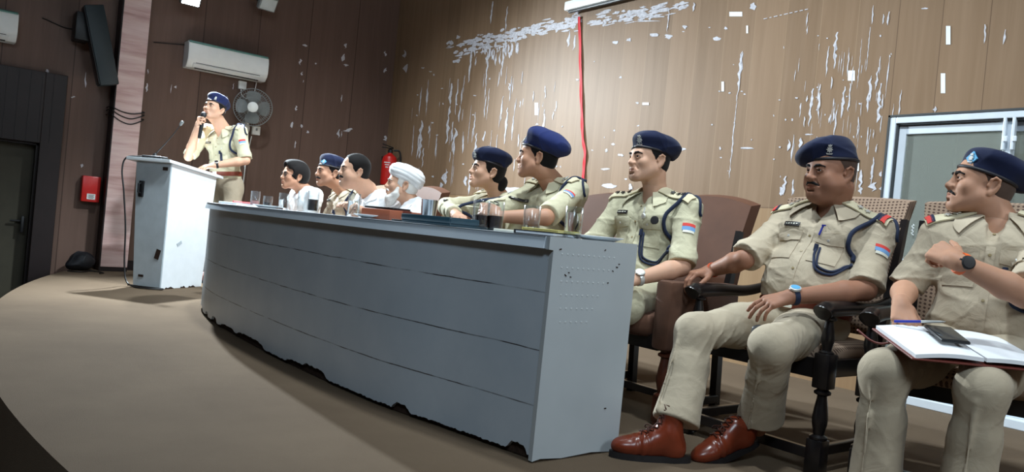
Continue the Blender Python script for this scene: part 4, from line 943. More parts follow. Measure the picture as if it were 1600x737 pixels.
        for i in range(4):
            a = math.radians(curl[i]); p = kn[i]; q = unit(f+side*(W[i]*3.2*spread)); r = Rm[i]*k; acc = 0
            for j, L in enumerate(Ls[i]):
                acc += a*(1.0 if j == 0 else 1.15 if j == 1 else .7); dv = unit(q*math.cos(acc)+pn*math.sin(acc)); e = p+dv*L*k; g.cone(p, e, r, r*.93, .0045 if j == 0 else .003); r *= .93; p = e
        th = o.get('thumb', (0.75, 0.35, 30)); tb = base+side*.030*k+pn*.008*k; dv = unit(f*th[0]+side*.75+pn*th[1]); p1 = tb+dv*.036*k; g.cone(tb, p1, .0150*k, .0115*k, .010)
        ta = math.radians(th[2]); d2 = unit(dv*math.cos(ta)+unit(f*.8-side*.7+pn*.2)*math.sin(ta)); p2 = p1+d2*.030*k; g.cone(p1, p2, .0112*k, .0100*k, .004); d3 = unit(d2*math.cos(ta*.6)+unit(f*.7-side*.8)*math.sin(ta*.6)); g.cone(p2, p2+d3*.024*k, .0100*k, .0078*k, .004)
    def shirt(s, lo, hi):
        J, o = s.J, s.o; tf = s.tf; l, f, u = tf; h = o.get('hs', s.h); g = SDF(lo, hi, h); nb = J['neck']; pe = J['pelvis']; w = o.get('girth', 1.0); bl = o.get('belly', 0.0)
        ch = nb*.66+pe*.34 - u*.02; sq = (1, .66, 1)
        top = nb-u*.09; hw = np.linalg.norm(J['shL']-J['shR'])/2
        g.cone(ch+u*.03-l*.055, ch+u*.03+l*.055, .128*w, .128*w, .05, fr=tf, sc=(1, .80, 1.25))
        ab = nb*.3+pe*.7+f*(.01+bl*.45); g.ell(ab, (.158*w+bl*.3, .115*w+bl*.55, .17), .07, fr=tf); g.ell(pe+u*.06, (.165*w, .118*w, .12), .06, fr=tf)
        g.cone(top+u*.005-l*.02, top+u*.005+l*.02, .07, .07, .05, fr=tf, sc=(1, .8, 1))
        g.cone(nb-u*.025, nb-u*.07, .058*o.get('neckw', 1), .08, .04)
        for q, d in ((-1, 'R'), (1, 'L')):
            sh, el, wr = s.arm_pts(d); g.cone(nb-u*.035+l*q*.05, sh+u*.012, .036, .052, .05); g.cone(sh+u*.004, sh-u*.06, .060, .06, .05)
            g.ell(ch+l*q*.075+f*.075+u*.05, (.075, .05, .065), .05, fr=tf)
            t = o.get('sleeve', .92); t = t if not isinstance(t, dict) else t[d]; a = o.get('arm', 1.0); aw = .058*a*o.get('sleevew', 1.0)
            if t <= 1: e = sh+(el-sh)*t; ax = unit(el-sh); g.cone(sh, e, .062*a, aw+.004, .03, cut=(e, ax)); c0 = e-ax*.055; g.cone(c0, e, aw+.0075, aw+.0085, .004, cut=(e, ax)); 
            else:
                e = el+(wr-el)*(t-1); ax = unit(wr-el); g.cone(sh, el, .062*a, aw, .03); g.cone(el, e+ax*.02, aw, aw*(1-.22*(t-1)), .03, cut=(e, ax)); c0 = e-ax*.05; g.cone(c0, e+ax*.01, aw*(1-.2*(t-1))+.004, aw*(1-.22*(t-1))+.006, .004, cut=(e, ax))
        # open neck
        g.cone(nb-u*.02+f*.055, nb-u*.115+f*.125, .034, .012, .01, 's'); g.cone(nb-u*.03, nb+u*.12+f*.02, .055*o.get('neckw', 1)+.004, .062, .006, 's')
        g.halfspace(pe-u*.03, -u, .02) if not o.get('untucked') else None
        am = o.get('crease', .008); g.warp(lambda P: folds(P, am*.75, 34, o.get('seed', 1), u+l*.3)*np.clip(1.25-np.abs((P-(nb*.4+pe*.6))@u)*2.2, .25, 1) + folds(P, am*.35, 70, o.get('seed', 1)+9), .022)
        s.shirt_o = s.add('shirt', g, M[o.get('shirt', 'khaki')], relax=1); me = s.shirt_o.data
        s.bvh = BVHTree.FromPolygons([Vector(v.co)+Vector(s.O) for v in me.vertices], [tuple(p.vertices) for p in me.polygons]); s.ch = ch
        s.collar()
        if o.get('uniform', True): s.uniform()
        else: s.placket()
    def cast(s, p, d, dist=.6):
        r = s.bvh.ray_cast(Vector(p), Vector(d), dist); return (np.array(r[0]), np.array(r[1])) if r[0] is not None else (None, None)
    def near(s, p):
        r = s.bvh.find_nearest(Vector(p)); return np.array(r[0]), np.array(r[1])
    def patch(s, name, c, wd, ht, mat, th=.003, rot=0.0, parent=None, shape=None, nu=7, nv=7, d=None, lift=.0008, ex=None):
        """a piece of cloth or metal lying on the shirt around the spot c (a room point), facing d"""
        l, f, u = s.tf; d = -f if d is None else unit(d); ex = l if ex is None else unit(ex); ex = unit(ex-d*(ex@d)); ey = np.cross(ex, d); ey = ey if ey@u > 0 or abs(ey@u) < 1e-3 else -ey
        if rot: cr, sr = math.cos(rot), math.sin(rot); ex, ey = ex*cr+ey*sr, ey*cr-ex*sr
        P = np.zeros((nu, nv, 3)); N = np.zeros((nu, nv, 3)); last = None
        for i in range(nu):
            for j in range(nv):
                a, b_ = -1+2*i/(nu-1), -1+2*j/(nv-1)
                if shape: a, b_ = shape(a, b_)
                p = c+ex*a*wd/2+ey*b_*ht/2; q, n = s.cast(p-d*.12, d, .30)
                if q is None: q, n = s.near(p)
                n = n if n@d < 0 else -n; P[i, j] = q+n*lift; N[i, j] = n
        Nm = N.mean((0, 1)); N = N*.4+unit(Nm)*.6; N /= np.linalg.norm(N, axis=2)[:, :, None]
        b = MB(); b.slab(P, N, th); return b.build(name, mat, parent or s.root, smooth=45, origin=s.O)
    def front(s, x, z):
        """spot on the chest: x to the person's left, z above the chest centre"""
        l, f, u = s.tf; p = s.ch+l*x+u*z+f*.4; q, n = s.cast(p, -f); return (q, n) if q is not None else s.near(s.ch+l*x+u*z+f*.15)
    def cord(s, name, pts, r, mat, lift=.004, n=6, parent=None):
        Q = []
        for p in smoothpath(pts, n): q, nn = s.near(p); dd = (p-q)@nn; Q.append(q+nn*max(lift, dd))
        b = MB(); b.tube(Q, r, 8); return b.build(name, mat, parent or s.root, smooth=True, origin=s.O)
    def placket(s):
        o = s.o; P = [s.front(0, z)[0] for z in np.linspace(.14, -.26, 14)]; l = s.tf[0]; G = [[p-l*.014, p, p+l*.014] for p in P]
        N = [[s.tf[1]]*3 for _ in P]; b = MB(); b.slab(G, np.array(N), .0025); s.pl = b.build('placket', M[o.get('shirt', 'khaki')], s.root, smooth=60, origin=s.O)
        for z in (.10, .02, -.06, -.14): 
            p, n = s.front(0, z); b = MB(); R_ = Vector(n).to_track_quat('Z', 'Y').to_matrix(); b.lathe([(0, .003), (.005, .0025), (.0055, 0)], c=p+n*.003, n=10, M=R_); b.build('button', M['button'] if o.get('uniform', True) else M['white_pl'], s.pl, origin=s.O)
    def collar(s):
        """folded shirt collar: stand behind the neck, leaves falling to points in front"""
        J, o = s.J, s.o; l, f, u = s.tf; nb = J['neck']; k = o.get('neckw', 1); P = []
        pts_a = np.linspace(-2.62, 2.62, 31); th = .0025
        for a in pts_a:
            s_, c_ = math.sin(a), math.cos(a); t = abs(a)/2.62                         # 0 at the nape, 1 at the throat
            out = l*s_-f*c_; rad = .066*k+.004*t; top = nb+out*rad*np.array(1.0)+u*(.018-.034*t**1.5)+f*.008*t
            pt = max(0, (t-.55)/.45)
            low = nb+out*(rad+.028+.008*t)+u*(-.024-.052*t-.022*pt)+f*(.012*t+.020*pt)+l*math.copysign(.046*pt, s_)*1.0
            q, n = s.near(low); 
            if (low-q)@n < .006: low = q+n*.006
            mid = (top+low)/2+out*.010; P.append([top-u*.012-out*.003, top, mid*.6+top*.4+out*.002, mid, low*.6+mid*.4+out*.002, low])
        P = np.array(P); N = np.zeros_like(P)
        for i, a in enumerate(pts_a): N[i] = unit(l*math.sin(a)-f*math.cos(a)+u*.3)
        b = MB(); b.slab(P, N, th); b.build('collar', M[o.get('shirt', 'khaki')], s.root, smooth=60, origin=s.O)
    def uniform(s):
        J, o = s.J, s.o; l, f, u = s.tf; sm = M[o.get('shirt', 'khaki')]; s.placket()
        for q in (-1, 1):
            if q == 1 and o.get('skip_left_pocket'): continue
            c, n = s.front(q*.085, -.005); pk = s.patch('pocket', c-u*.035, .10, .115, sm, .003, nu=9, nv=9)
            s.patch('pocket_flap', c+u*.022, .106, .045, sm, .005, parent=pk, lift=.003, shape=lambda a, b_: (a, b_ if b_ > -.99 else b_-.35*(1-abs(a))))
            p, n = s.front(q*.085, .008); b = MB(); R_ = Vector(n).to_track_quat('Z', 'Y').to_matrix(); b.lathe([(0, .004), (.0055, .003), (.006, 0)], c=p+n*.006, n=10, M=R_); b.build('button', M['silver'], pk, origin=s.O)
        # shoulder straps
        for q, d in ((-1, 'R'), (1, 'L')):
            sh = J['sh'+d]; a = J['neck']+l*q*.062-u*.02; e = sh+l*q*.040+u*.02; a = a+f*.012; e = e+f*.022; ax = e-a; c = (a+e)/2; dn = unit(-u*.72-f*.62)
            ep = s.patch('epaulette', c, np.linalg.norm(ax), .052, M['strap'], .006, d=dn, ex=ax, nu=9, nv=5, lift=.004)
            for k in range(o.get('stars', 3)):
                t = .42+.17*k; p, n = s.near(a+ax*t-dn*.06); b = MB(); R_ = Vector(n).to_track_quat('Z', 'Y').to_matrix(); r = .014
                b.prism([((r if i % 2 == 0 else r*.45)*math.cos(math.pi*i/5), (r if i % 2 == 0 else r*.45)*math.sin(math.pi*i/5)) for i in range(10)], 0, .004, M=(Matrix.Translation(Vector(p+n*.013)) @ R_.to_4x4() @ Matrix.Rotation(math.pi/2, 4, 'X')))
                b.build('star', M[o.get('starm', 'silver')], ep, smooth=False, origin=s.O)
            if o.get('ribbon'):
                p = a+ax*.93; pr = s.patch('ribbon_bar', p, .016, .05, M['red_cloth'], .002, d=dn, ex=ax, nu=3, nv=5, lift=.0125, parent=ep); p = a+ax*.87; s.patch('ribbon_bar', p, .010, .05, M['navy_cord'], .002, d=dn, ex=ax, nu=3, nv=5, lift=.0125, parent=ep)
        # cord round the left shoulder, falling in a loop to the pocket button
        if o.get('lanyard', True):
            sh = J['shL']; top = sh+u*.075-l*.02; fr_, _ = s.front(.155, .06); lp1, _ = s.front(.152, -.01); b0, _ = s.front(.058, o.get('loop', -.14)+.05); b1_, _ = s.front(.085, o.get('loop', -.14)-.005); b2, _ = s.front(.135, o.get('loop', -.14)-.01); b3, _ = s.front(.165, o.get('loop', -.14)+.04); pk, _ = s.front(.050, -.03); arm = sh+l*.06
            b1 = s.cord('lanyard', [top-f*.05+l*.03, top+l*.012, sh+f*.06+u*.045+l*.0, fr_+f*.004, lp1+f*.003, lp1+l*.05-u*.05-f*.05], .0095, M['navy_cord'], .006)
            s.cord('loop', [pk, b0, b1_, b2, b3, b3+l*.03-f*.03], .0058, M['navy_cord'], .006, parent=b1); s.cord('loop', [pk+l*.012, b0+l*.014, b1_+u*.016+l*.004, b2+u*.014, b3+u*.008, b3+l*.03-f*.03+u*.01], .0050, M['navy_cord'], .006, parent=b1)
            s.cord('loop', [top+l*.02-f*.02, arm+u*.05+f*.01, arm+f*.012+l*.012, arm-u*.02], .0068, M['navy_cord'], .006, parent=b1)
            b = MB(); b.tube([pk+f*.012+u*.012, pk+f*.012-u*.018], .009, 10); b.build('knot', M['navy_cord'], b1, origin=s.O)
        if o.get('name_plate', True):
            c, n = s.front(-.085, .060); npl = s.patch('name_plate', c, .068, .017, M['name_black'], .003, nu=5, nv=3, lift=.004)
            for i in range(5): s.patch('lettering', c+l*(-.022+.011*i), .006, .004+.002*(i % 2), M['pale'], .0012, nu=2, nv=2, lift=.0075, parent=npl)
        # sleeve flash on the left arm
        sh, el = J['shL'], J['elL']; ax = unit(el-sh); p0 = sh+(el-sh)*o.get('flash_at', .36); out = unit(o.get('flash_dir', f*.75+l*.8)); out = unit(out-ax*(out@ax)); ex = np.cross(ax, out)
        for k, (m_, wd, ht, dz) in enumerate((('red_cloth', .058, .016, 0), ('blue_cloth', .058, .020, .019), ('pale', .050, .012, .036))):
            c = p0+ax*dz+out*.06; s.patch('sleeve_flash', c, wd, ht, M[m_], .002, d=-out, ex=ex, nu=5, nv=4, lift=.002+.0005*k)
        if o.get('medal'):
            p, n = s.front(.06, .045); b = MB(); R_ = Vector(n).to_track_quat('Z', 'Y').to_matrix(); b.lathe([(0, .006), (.012, .005), (.016, 0)], c=p+n*.004, n=14, M=R_); b.tube([p+n*.006+u*.012, p+n*.006+u*.045], .0035, 6); b.build('badge', M['silver'], s.root, origin=s.O)
            p, n = s.front(.118, .03); b = MB(); R_ = Vector(n).to_track_quat('Z', 'Y').to_matrix(); b.lathe([(0, .006), (.018, .005), (.021, 0)], c=p+n*.004, n=16, M=R_); b.build('dark_badge', M['name_black'], s.root, origin=s.O)
        if o.get('pen'):
            p, n = s.front(.050, .045); b = MB(); b.tube([p+n*.012-u*.022-l*.004, p+n*.012+u*.022+l*.004], .0040, 8); b.box(p+n*.016+u*.018+l*.008, (.016, .005, .006)); b.build('pen', plain('blue_plastic', srgb(40, 50, 150), 0.35), s.root, origin=s.O)
    def trousers(s, lo, hi):
        J, o = s.J, s.o; h = o.get('ht', s.h*1.15); g = SDF(lo, hi, h); pe = J['pelvis']; w = o.get('girth', 1.0); l, f, u = s.tf
        g.ell(pe+V3(0, 0, .0), (.172*w, .125*w, .105), .04, fr=s.tf); kc = []
        for q, d in ((-1, 'R'), (1, 'L')):
            hp, kn, an = J['hip'+d], J['kn'+d], J['an'+d]; tw = o.get('thigh', 1.0); ax = unit(an-kn); th = unit(kn-hp)
            g.cone(pe+l*q*.06, hp, .11*tw, .100*tw, .05); g.cone(hp, hp+(kn-hp)*.5, .100*tw, .090*tw, .04); g.cone(hp+(kn-hp)*.5, kn, .090*tw, .072*tw, .04)
            hem = an-ax*o.get('hem', .015); m_ = kn+(hem-kn)*.4; fw = unit(th-ax*(th@ax)) if np.linalg.norm(np.cross(th, ax)) > .2 else f; back = -fw
            hr = o.get('hemr', .072); g.cone(kn, m_+back*.012, .073*tw, .072*tw, .05); g.cone(m_+back*.012, hem+back*.006+ax*.03, .072*tw, hr, .03, cut=(hem, ax)); g.cone(m_+back*.03, hem+back*.018+ax*.03, .060*tw, hr*.95, .03, cut=(hem, ax))
            if np.linalg.norm(np.cross(th, ax)) > .2: g.cone(kn+fw*.070+ax*.03, hem+fw*(hr+.004)+ax*.02, .0045, .005, .016, cut=(hem, ax)); g.cone(hp+(kn-hp)*.55+fw*.0+unit(np.cross(th, np.cross(ax, th)))*-.085, kn-ax*.07-th*.02, .004, .004, .014); kc.append((kn, th, ax))
            else: g.cone(hp+f*.09, hem+f*.062, .010, .010, .028, cut=(hem, ax))
        am = o.get('crease', .006)
        def wr(P):
            d = folds(P, am*.3, 42, o.get('seed', 1)+3)+folds(P, am*.05, 130, o.get('seed', 1)+4)
            for kn, th, ax in kc:
                r = np.linalg.norm(P-(kn-th*.10+ax*.08), axis=1); d += (folds(P, am*1.0, 75, o.get('seed', 1)+5, unit(th-ax*.6))+folds(P, am*.25, 150, o.get('seed', 1)+6, unit(th-ax)))*np.exp(-(r/.14)**2)
            return d
        g.warp(wr, .022); tr = s.add('trousers', g, M[o.get('trs', 'khaki_tr')], relax=1); s.tr = tr
        if o.get('belt', False) and o.get('uniform', True):
            b = MB(); P = []; bv = BVHTree.FromPolygons([Vector(v.co)+Vector(s.O) for v in s.shirt_o.data.vertices], [tuple(p.vertices) for p in s.shirt_o.data.polygons])
            for i in range(37):
                a = 2*math.pi*i/36; dv = l*math.cos(a)+f*math.sin(a); row = []
                for z in (o.get('belt_z', .085)+.02, o.get('belt_z', .085)-.02):
                    p = pe+u*z; r = bv.ray_cast(Vector(p+dv*.5), Vector(-dv), .5); row.append((np.array(r[0])+dv*.004) if r[0] is not None else p+dv*.17)
                P.append(row)
            P = np.array(P); c = P.mean((0, 1)); N = P-c; N -= (N@u)[:, :, None]*u; N /= np.linalg.norm(N, axis=2)[:, :, None]; b.slab(P, N, .005); bl = b.build('belt', M['belt'], s.root, smooth=50, origin=s.O)
            p = P[9].mean(0); b = MB(); fr = Matrix((Vector(l), Vector(f), Vector(u))).transposed(); b.box(p+f*.008, (.05, .008, .042), R=fr, bev=.004); b.build('buckle', M['pale'], bl, origin=s.O)
    def shoe(s, d):
        J, o = s.J, s.o; an = J['an'+d]; t = J.get('toe'+d); f = unit((t-an) if t is not None else V3(-.1, -1, 0)); 
        if t is None: f = V3(f[0], f[1], 0)
        f = unit(f); heel = o.get('heelup'+d, 0.0); fl = unit(V3(f[0], f[1], 0)); sd = V3(-fl[1], fl[0], 0); ft = unit(fl*math.cos(heel)-V3(0, 0, math.sin(heel))); up = np.cross(sd, ft)*-1; up = up if up[2] > 0 else -up
        # sole frame: ball of the foot on the floor
        L = o.get('footlen', .27); ball = J.get('ball'+d); 
        if ball is None: ball = an+fl*.105; ball[2] = 0.0
        hl = ball-ft*L*.63; hs = o.get('hsh', .006); c = lambda x, y, z: ball+ft*x+sd*y+up*z
        lo = np.minimum.reduce([c(-.2, -.09, -.02), c(.12, .09, .0), c(-.2, .09, .2), an])-.06; hi = np.maximum.reduce([c(.12, .09, .1), c(-.2, -.09, .2), c(-.2, .09, .0), an+V3(0, 0, .10)])+.09; lo[2] = min(lo[2], -.01)
        g = SDF(lo, hi, hs); fr = np.stack([ft, sd, up])
        g.ell(c(.035, 0, .045), (.075, .046, .036), .02, fr=fr); g.ell(c(-.04, 0, .05), (.09, .040, .045), .03, fr=fr); g.ell(c(-.135, 0, .05), (.042, .036, .05), .03, fr=fr)
        g.cone(c(-.02, 0, .06), c(-.10, 0, .10), .036, .044, .03); g.cone(c(-.115, 0, .06), an+V3(0, 0, .075), .040, .045, .03); g.halfspace(c(0, 0, .020), -up, .004)
        g.warp(lambda P: .0025*np.sin(((P-ball)@ft)*190)*np.exp(-(((P-ball)@ft+.005)/.03)**2), .02)
        ob = s.add('shoe', g, M[o.get('boot', 'boot')], relax=1)
        b = MB(); out = []
        for a in np.linspace(0, 2*math.pi, 32, endpoint=False):
            x = math.cos(a); y = math.sin(a); px = (-.045+.155*x); wd = .046*(1-.22*max(0, min(1, (.02-px)/.12))); out.append((px, y*wd*(1 if abs(y) < .99 else 1)))
        P0 = [c(x, y, .0) for x, y in out]; P1 = [c(x*1.0, y, .024) for x, y in out]; bm = b.bm; A = [bm.verts.new(p) for p in P0]; B_ = [bm.verts.new(p) for p in P1]; bm.faces.new(A); bm.faces.new(B_[::-1])
        for i in range(32): bm.faces.new((A[i], B_[i], B_[(i+1) % 32], A[(i+1) % 32]))
        bmesh.ops.recalc_face_normals(bm, faces=bm.faces[:]); b.build('sole', M['sole'], ob, smooth=40, origin=s.O)
        if o.get('laces'):
            me = ob.data; bv = BVHTree.FromPolygons([Vector(v.co)+Vector(s.O) for v in me.vertices], [tuple(p.vertices) for p in me.polygons]); b = MB()
            def on(x, y, z):
                r = bv.ray_cast(Vector(c(x, y, z)+up*.10+ft*.10), Vector(-unit(up+ft)), .3); return (np.array(r[0])+up*.0035+ft*.002) if r[0] is not None else c(x, y, z)
            for k in range(7):
                x = -.012-.014*k; z = .085+.016*k
                b.tube([on(x, -.022, z), on(x-.006, 0, z+.004), on(x-.012, .022, z+.012)], .0024, 6); b.tube([on(x, .022, z), on(x-.006, 0, z+.006), on(x-.012, -.022, z+.012)], .0024, 6)
            kn = on(-.05, 0, .12); b.tube(smoothpath([kn, kn+ft*.025+sd*.02-up*.0, kn+ft*.03+sd*.035-up*.012, kn+ft*.01+sd*.02, kn]), .0022, 6); b.tube(smoothpath([kn, kn+ft*.02-sd*.025, kn+ft*.02-sd*.04-up*.015, kn]), .0022, 6)
            b.build('laces', M['lace'], ob, smooth=True, origin=s.O)
    # ---------------------------------------------------------------- head: eyes, brows, hair, headgear
    def head_details(s, hh):
        o, T, fr, sc = s.o, s.Tm, s.fr, s.sc; W = lambda x, y, z: T(V3(x, y, z)); R_ = .17*sc; newg = lambda h=None: SDF(s.H-R_, s.H+R_, h or max(hh, .0025))
        gx, gz = o.get('look', (0, 0))
        for q in (-1, 1):
            b = MB(); c = W(q*.031, .0772, .0098); bm = bmesh.new(); bmesh.ops.create_uvsphere(bm, u_segments=16, v_segments=10, radius=.0128*sc); bm.transform(Matrix.Translation(Vector(c))); b._merge(bm); e = b.build('eye', M['eye_white'], s.root, smooth=True, origin=s.O)
            dv = unit(fr[1]+fr[0]*gx+fr[2]*gz); b = MB(); b.lathe([(0, .0006), (.0058*sc, .0), (.0056*sc, -.002)], c=c+dv*.0128*sc, n=14, M=Vector(dv).to_track_quat('Z', 'Y').to_matrix()); b.build('iris', M['iris'], e, smooth=True, origin=s.O)
        g = newg()
        for q in (-1, 1): g.poly([W(q*.011, .0955, .0235), W(q*.022, .0965, .0285), W(q*.036, .0915, .0300), W(q*.052, .0765, .0235)], [.0040*sc, .0052*sc, .0050*sc, .0030*sc], .002*sc)
        s.add('eyebrows', g, M['white_hair'] if o.get('old') else M['hair'], relax=0)
        if o.get('moustache'):
            g = newg(); k = o['moustache']
            for q in (-1, 1): g.poly([W(q*.003, .0995, -.0425), W(q*.015, .0965, -.0440), W(q*.026, .0900, -.0495), W(q*.033, .0835, -.0560)], [.0058*k*sc, .0062*k*sc, .0052*k*sc, .003*k*sc], .004*sc)
            s.add('moustache', g, M['white_hair'] if o.get('old') else M['hair'], relax=0)
        hs = o.get('hair')
        if hs in ('short', 'crop', 'bun', 'full', 'sleek', 'old'):
            g = newg(); thick = {'short': .0055, 'crop': .003, 'bun': .008, 'full': .021, 'sleek': .009, 'old': .012}[hs]; lowz = {'short': -.055, 'crop': -.05, 'bun': -.06, 'full': -.05, 'sleek': -.055, 'old': -.09}[hs]
            g.ell(W(0, -.014, .046), V3(.076+thick, .097+thick, .084+thick)*sc, .01, fr=fr); g.ell(W(0, -.034, -.005), V3(.066+thick, .070+thick, .075)*sc, .02, fr=fr)
            if hs == 'full': g.ell(W(.01, .064, .090), V3(.060, .036, .036)*sc, .02, fr=fr); g.ell(W(0, .035, .108), V3(.062, .055, .032)*sc, .03, fr=fr); g.ell(W(-.02, .06, .09), V3(.04, .03, .022)*sc, .02, fr=fr); g.ell(W(0, -.05, .02), V3(.085, .075, .08)*sc, .03, fr=fr)
            # face opening: keep hair behind the hairline; round the ear
            g.halfspace(W(0, 0, lowz), -fr[2], .004)
            hl = {'short': .05, 'crop': .045, 'bun': .05, 'full': .062, 'sleek': .050, 'old': .01}[hs]
            g.cone(W(0, .125, -.02), W(0, .105, .048 if hs not in ('full',) else .055), .062*sc, (.060 if hs != 'sleek' else .064)*sc, .01, 's'); g.cone(W(-.09, .085, -.09), W(.09, .085, -.09), .095*sc, .095*sc, .008, 's')
            for q in (-1, 1): g.cone(W(q*.075, .072, .03), W(q*.095, .072, .03), .035*sc, .035*sc, .008, 's'); g.ell(W(q*.09, -.012, -.010), V3(.022, .027, .036)*sc, .006, 's', fr=fr)
            s.add('hair', g, M[{'crop': 'hair_short', 'old': 'white_hair'}.get(hs, 'hair')], relax=1)
            if hs == 'bun': g = newg(); g.ell(W(0, -.105, -.045), V3(.050, .040, .046)*sc, .01, fr=fr); g.ell(W(0, -.095, -.075), V3(.042, .034, .034)*sc, .02, fr=fr); s.add('hair_bun', g, M['hair'], relax=1)
        if o.get('beard'):
            g = newg(); g.ell(W(0, .062, -.098), V3(.050, .036, .045)*sc, .02, fr=fr); g.cone(W(0, .062, -.11), W(0, .075, -.155), .036*sc, .014*sc, .03)
            for q in (-1, 1): g.poly([W(q*.058, .03, -.03), W(q*.056, .035, -.07), W(q*.03, .06, -.105)], [.018*sc, .022*sc, .03*sc], .02*sc)
            g.ell(W(0, .1, -.0575), V3(.020, .018, .010)*sc, .008, 's', fr=fr); g.warp(lambda P: folds(P, .003, 150, 4), .01); s.add('beard', g, M['white_hair'], relax=0)
        if o.get('beret'): s.beret(newg, W)
        if o.get('turban'):
            g = newg(); tl = basis(fr[1]+fr[2]*.30, fr[2]); g.ell(W(0, -.020, .080), V3(.100, .125, .066)*sc, .02, fr=tl); g.ell(W(0, -.02, .055), V3(.093, .115, .045)*sc, .02, fr=tl); g.ell(W(0, -.085, .05), V3(.075, .06, .07)*sc, .03, fr=tl)
            n1 = unit(fr[2]+fr[1]*-.35); g.warp(lambda P: -.0035*np.abs(np.sin(((P-s.H)@n1)*110+1.2*np.sin((P-s.H)@fr[0]*30))), .02); g.ell(W(0, .09, .0), V3(.07, .06, .042)*sc, .006, 's', fr=fr)
            s.add('turban', g, M['white_cloth'], relax=0)
        if o.get('glasses'):
            b = MB()
            for q in (-1, 1):
                c = V3(q*.032, .097, .008); b.tube([W(*(c+V3(.021*math.cos(t), -.006*abs(math.cos(t)), .0165*math.sin(t)))) for t in np.linspace(0, 2*math.pi, 24)], .0016, 6); b.tube([W(q*.052, .093, .012), W(q*.076, .05, .012), W(q*.082, -.005, .010)], .0016, 6)
            b.tube([W(-.012, .1, .011), W(0, .104, .013), W(.012, .1, .011)], .0016, 6); sp_ = b.build('spectacles', M['black'], s.root, smooth=True, origin=s.O)
            b = MB(); [b.lathe([(0, .0006), (.0195*sc, .0), (0, -.0006)], c=W(q*.032, .0955, .008), n=20, M=Vector(fr[1]).to_track_quat('Z', 'Y').to_matrix()) for q in (-1, 1)]; b.build('lens', thin_glass('spectacle_lens', (.75, .80, .82, 1)), sp_, smooth=True, origin=s.O)
    def beret(s, newg, W):
        """o['beret'] = dict(flop=(x, y), tilt forward/back, roll, size)"""
        o, fr, sc = s.o, s.fr, s.sc; B = o['beret']; zf, zb = B.get('zf', .062), B.get('zb', .030); zr, zl = B.get('zr', 0.0), B.get('zl', 0.0); R_ = .20*sc; g = SDF(s.H-R_, s.H+R_, max(.003, o.get('hh', .003)))
        fx, fy = B.get('flop', (-.02, -.02)); sz = B.get('size', 1.0); drop = B.get('drop', .012)
        band = lambda a, dr=0.0: W(math.sin(a)*(.079+dr), -.012+math.cos(a)*(.098+dr), (zf+zb)/2+(zf-zb)/2*math.cos(a)+(zl if math.sin(a) > 0 else zr)*abs(math.sin(a)))
        upn = unit(fr[2]*1.0-fr[1]*((zf-zb)/.2)-fr[0]*((zl-zr)/.16)); fwn = unit(fr[1]-upn*(fr[1]@upn)); tl = np.stack([np.cross(fwn, upn)*1.0, fwn, upn])
        ctr = W(0, -.012, (zf+zb)/2+(zl+zr)/4); g.cone(ctr+upn*.008*sc, ctr+upn*.045*sc, .083*sc, .080*sc, .02, fr=tl, sc=(1, 1.23, .55))
        c2 = ctr+upn*.050*sc*B.get('tall', 1.0)+tl[0]*0+fr[0]*fx*sc+fr[1]*fy*sc; fl = unit(fr[0]*fx+fr[1]*fy) if abs(fx)+abs(fy) > 1e-4 else fr[1]
        up2 = unit(upn+fl*B.get('slope', .25)); fw2 = unit(fwn-up2*(fwn@up2)); t2 = np.stack([np.cross(fw2, up2), fw2, up2]); g.ell(c2, V3(.098, .122, .044*B.get('tall', 1.0))*sc*sz, .035*sc, fr=t2)
        g.ell(c2+fl*.055*sc-up2*drop*sc, V3(.062, .066, .036)*sc*sz, .04*sc, fr=t2)
        g.ell(W(0, -.012, -.05), V3(.10, .125, .075)*sc, .004, 's', fr=fr) if False else None
        g.halfspace(ctr-upn*.008*sc, -upn, .008) if not B.get('drape') else None
        if B.get('drape'): g.ell(ctr+fl*.085*sc-upn*.012*sc, V3(.045, .055, .032)*sc, .03*sc, fr=t2); g.ell(ctr-upn*.040*sc-fl*.03*sc, V3(.088, .108, .040)*sc, .006*sc, 's', fr=tl)
        g.warp(lambda P: folds(P, .004, 40, o.get('seed', 2)+2), .02); bt = s.add('beret', g, M[o.get('felt', 'navy')], relax=1)
        b = MB(); A = [band(a, .003) for a in np.linspace(0, 2*math.pi, 41)]; b.tube(A, .0065*sc, 8); b.build('beret_band', M['band'], bt, smooth=True, origin=s.O)
        bx, bz = B.get('badge', (.03, .085)); bv = BVHTree.FromPolygons([Vector(v.co)+Vector(s.O) for v in bt.data.vertices], [tuple(p.vertices) for p in bt.data.polygons])
        ba = math.atan2(bx, .1); dv = unit(fr[0]*math.sin(ba)*B.get('bturn', 1.6)+fr[1]*math.cos(ba)); r = bv.ray_cast(Vector(W(0, -.01, bz)+dv*.3), Vector(-dv), .4)
        if r[0] is None: return
        p, n = np.array(r[0]), np.array(r[1]); n = unit(n); e1 = unit(np.cross(fr[2], n)); e2 = np.cross(n, e1); Mx = Matrix((Vector(e1), Vector(n), Vector(e2))).transposed().to_4x4(); Mx.translation = Vector(p); k = B.get('bsize', 1.0)
        if B.get('diamond'):
            b = MB(); b.prism([(0, .024*k), (.021*k, 0), (0, -.024*k), (-.021*k, 0)], -.004, .004, M=Mx); bd = b.build('badge', M['sky_blue'], bt, smooth=False, origin=s.O)
        else: bd = None
        b = MB(); q = k*(.75 if bd else 1.0)
        star = [((.013 if i % 2 == 0 else .008)*q*math.cos(math.pi*i/8), (.014 if i % 2 == 0 else .008)*q*math.sin(math.pi*i/8)) for i in range(16)]; b.prism(star, .002, .0075, M=Mx)
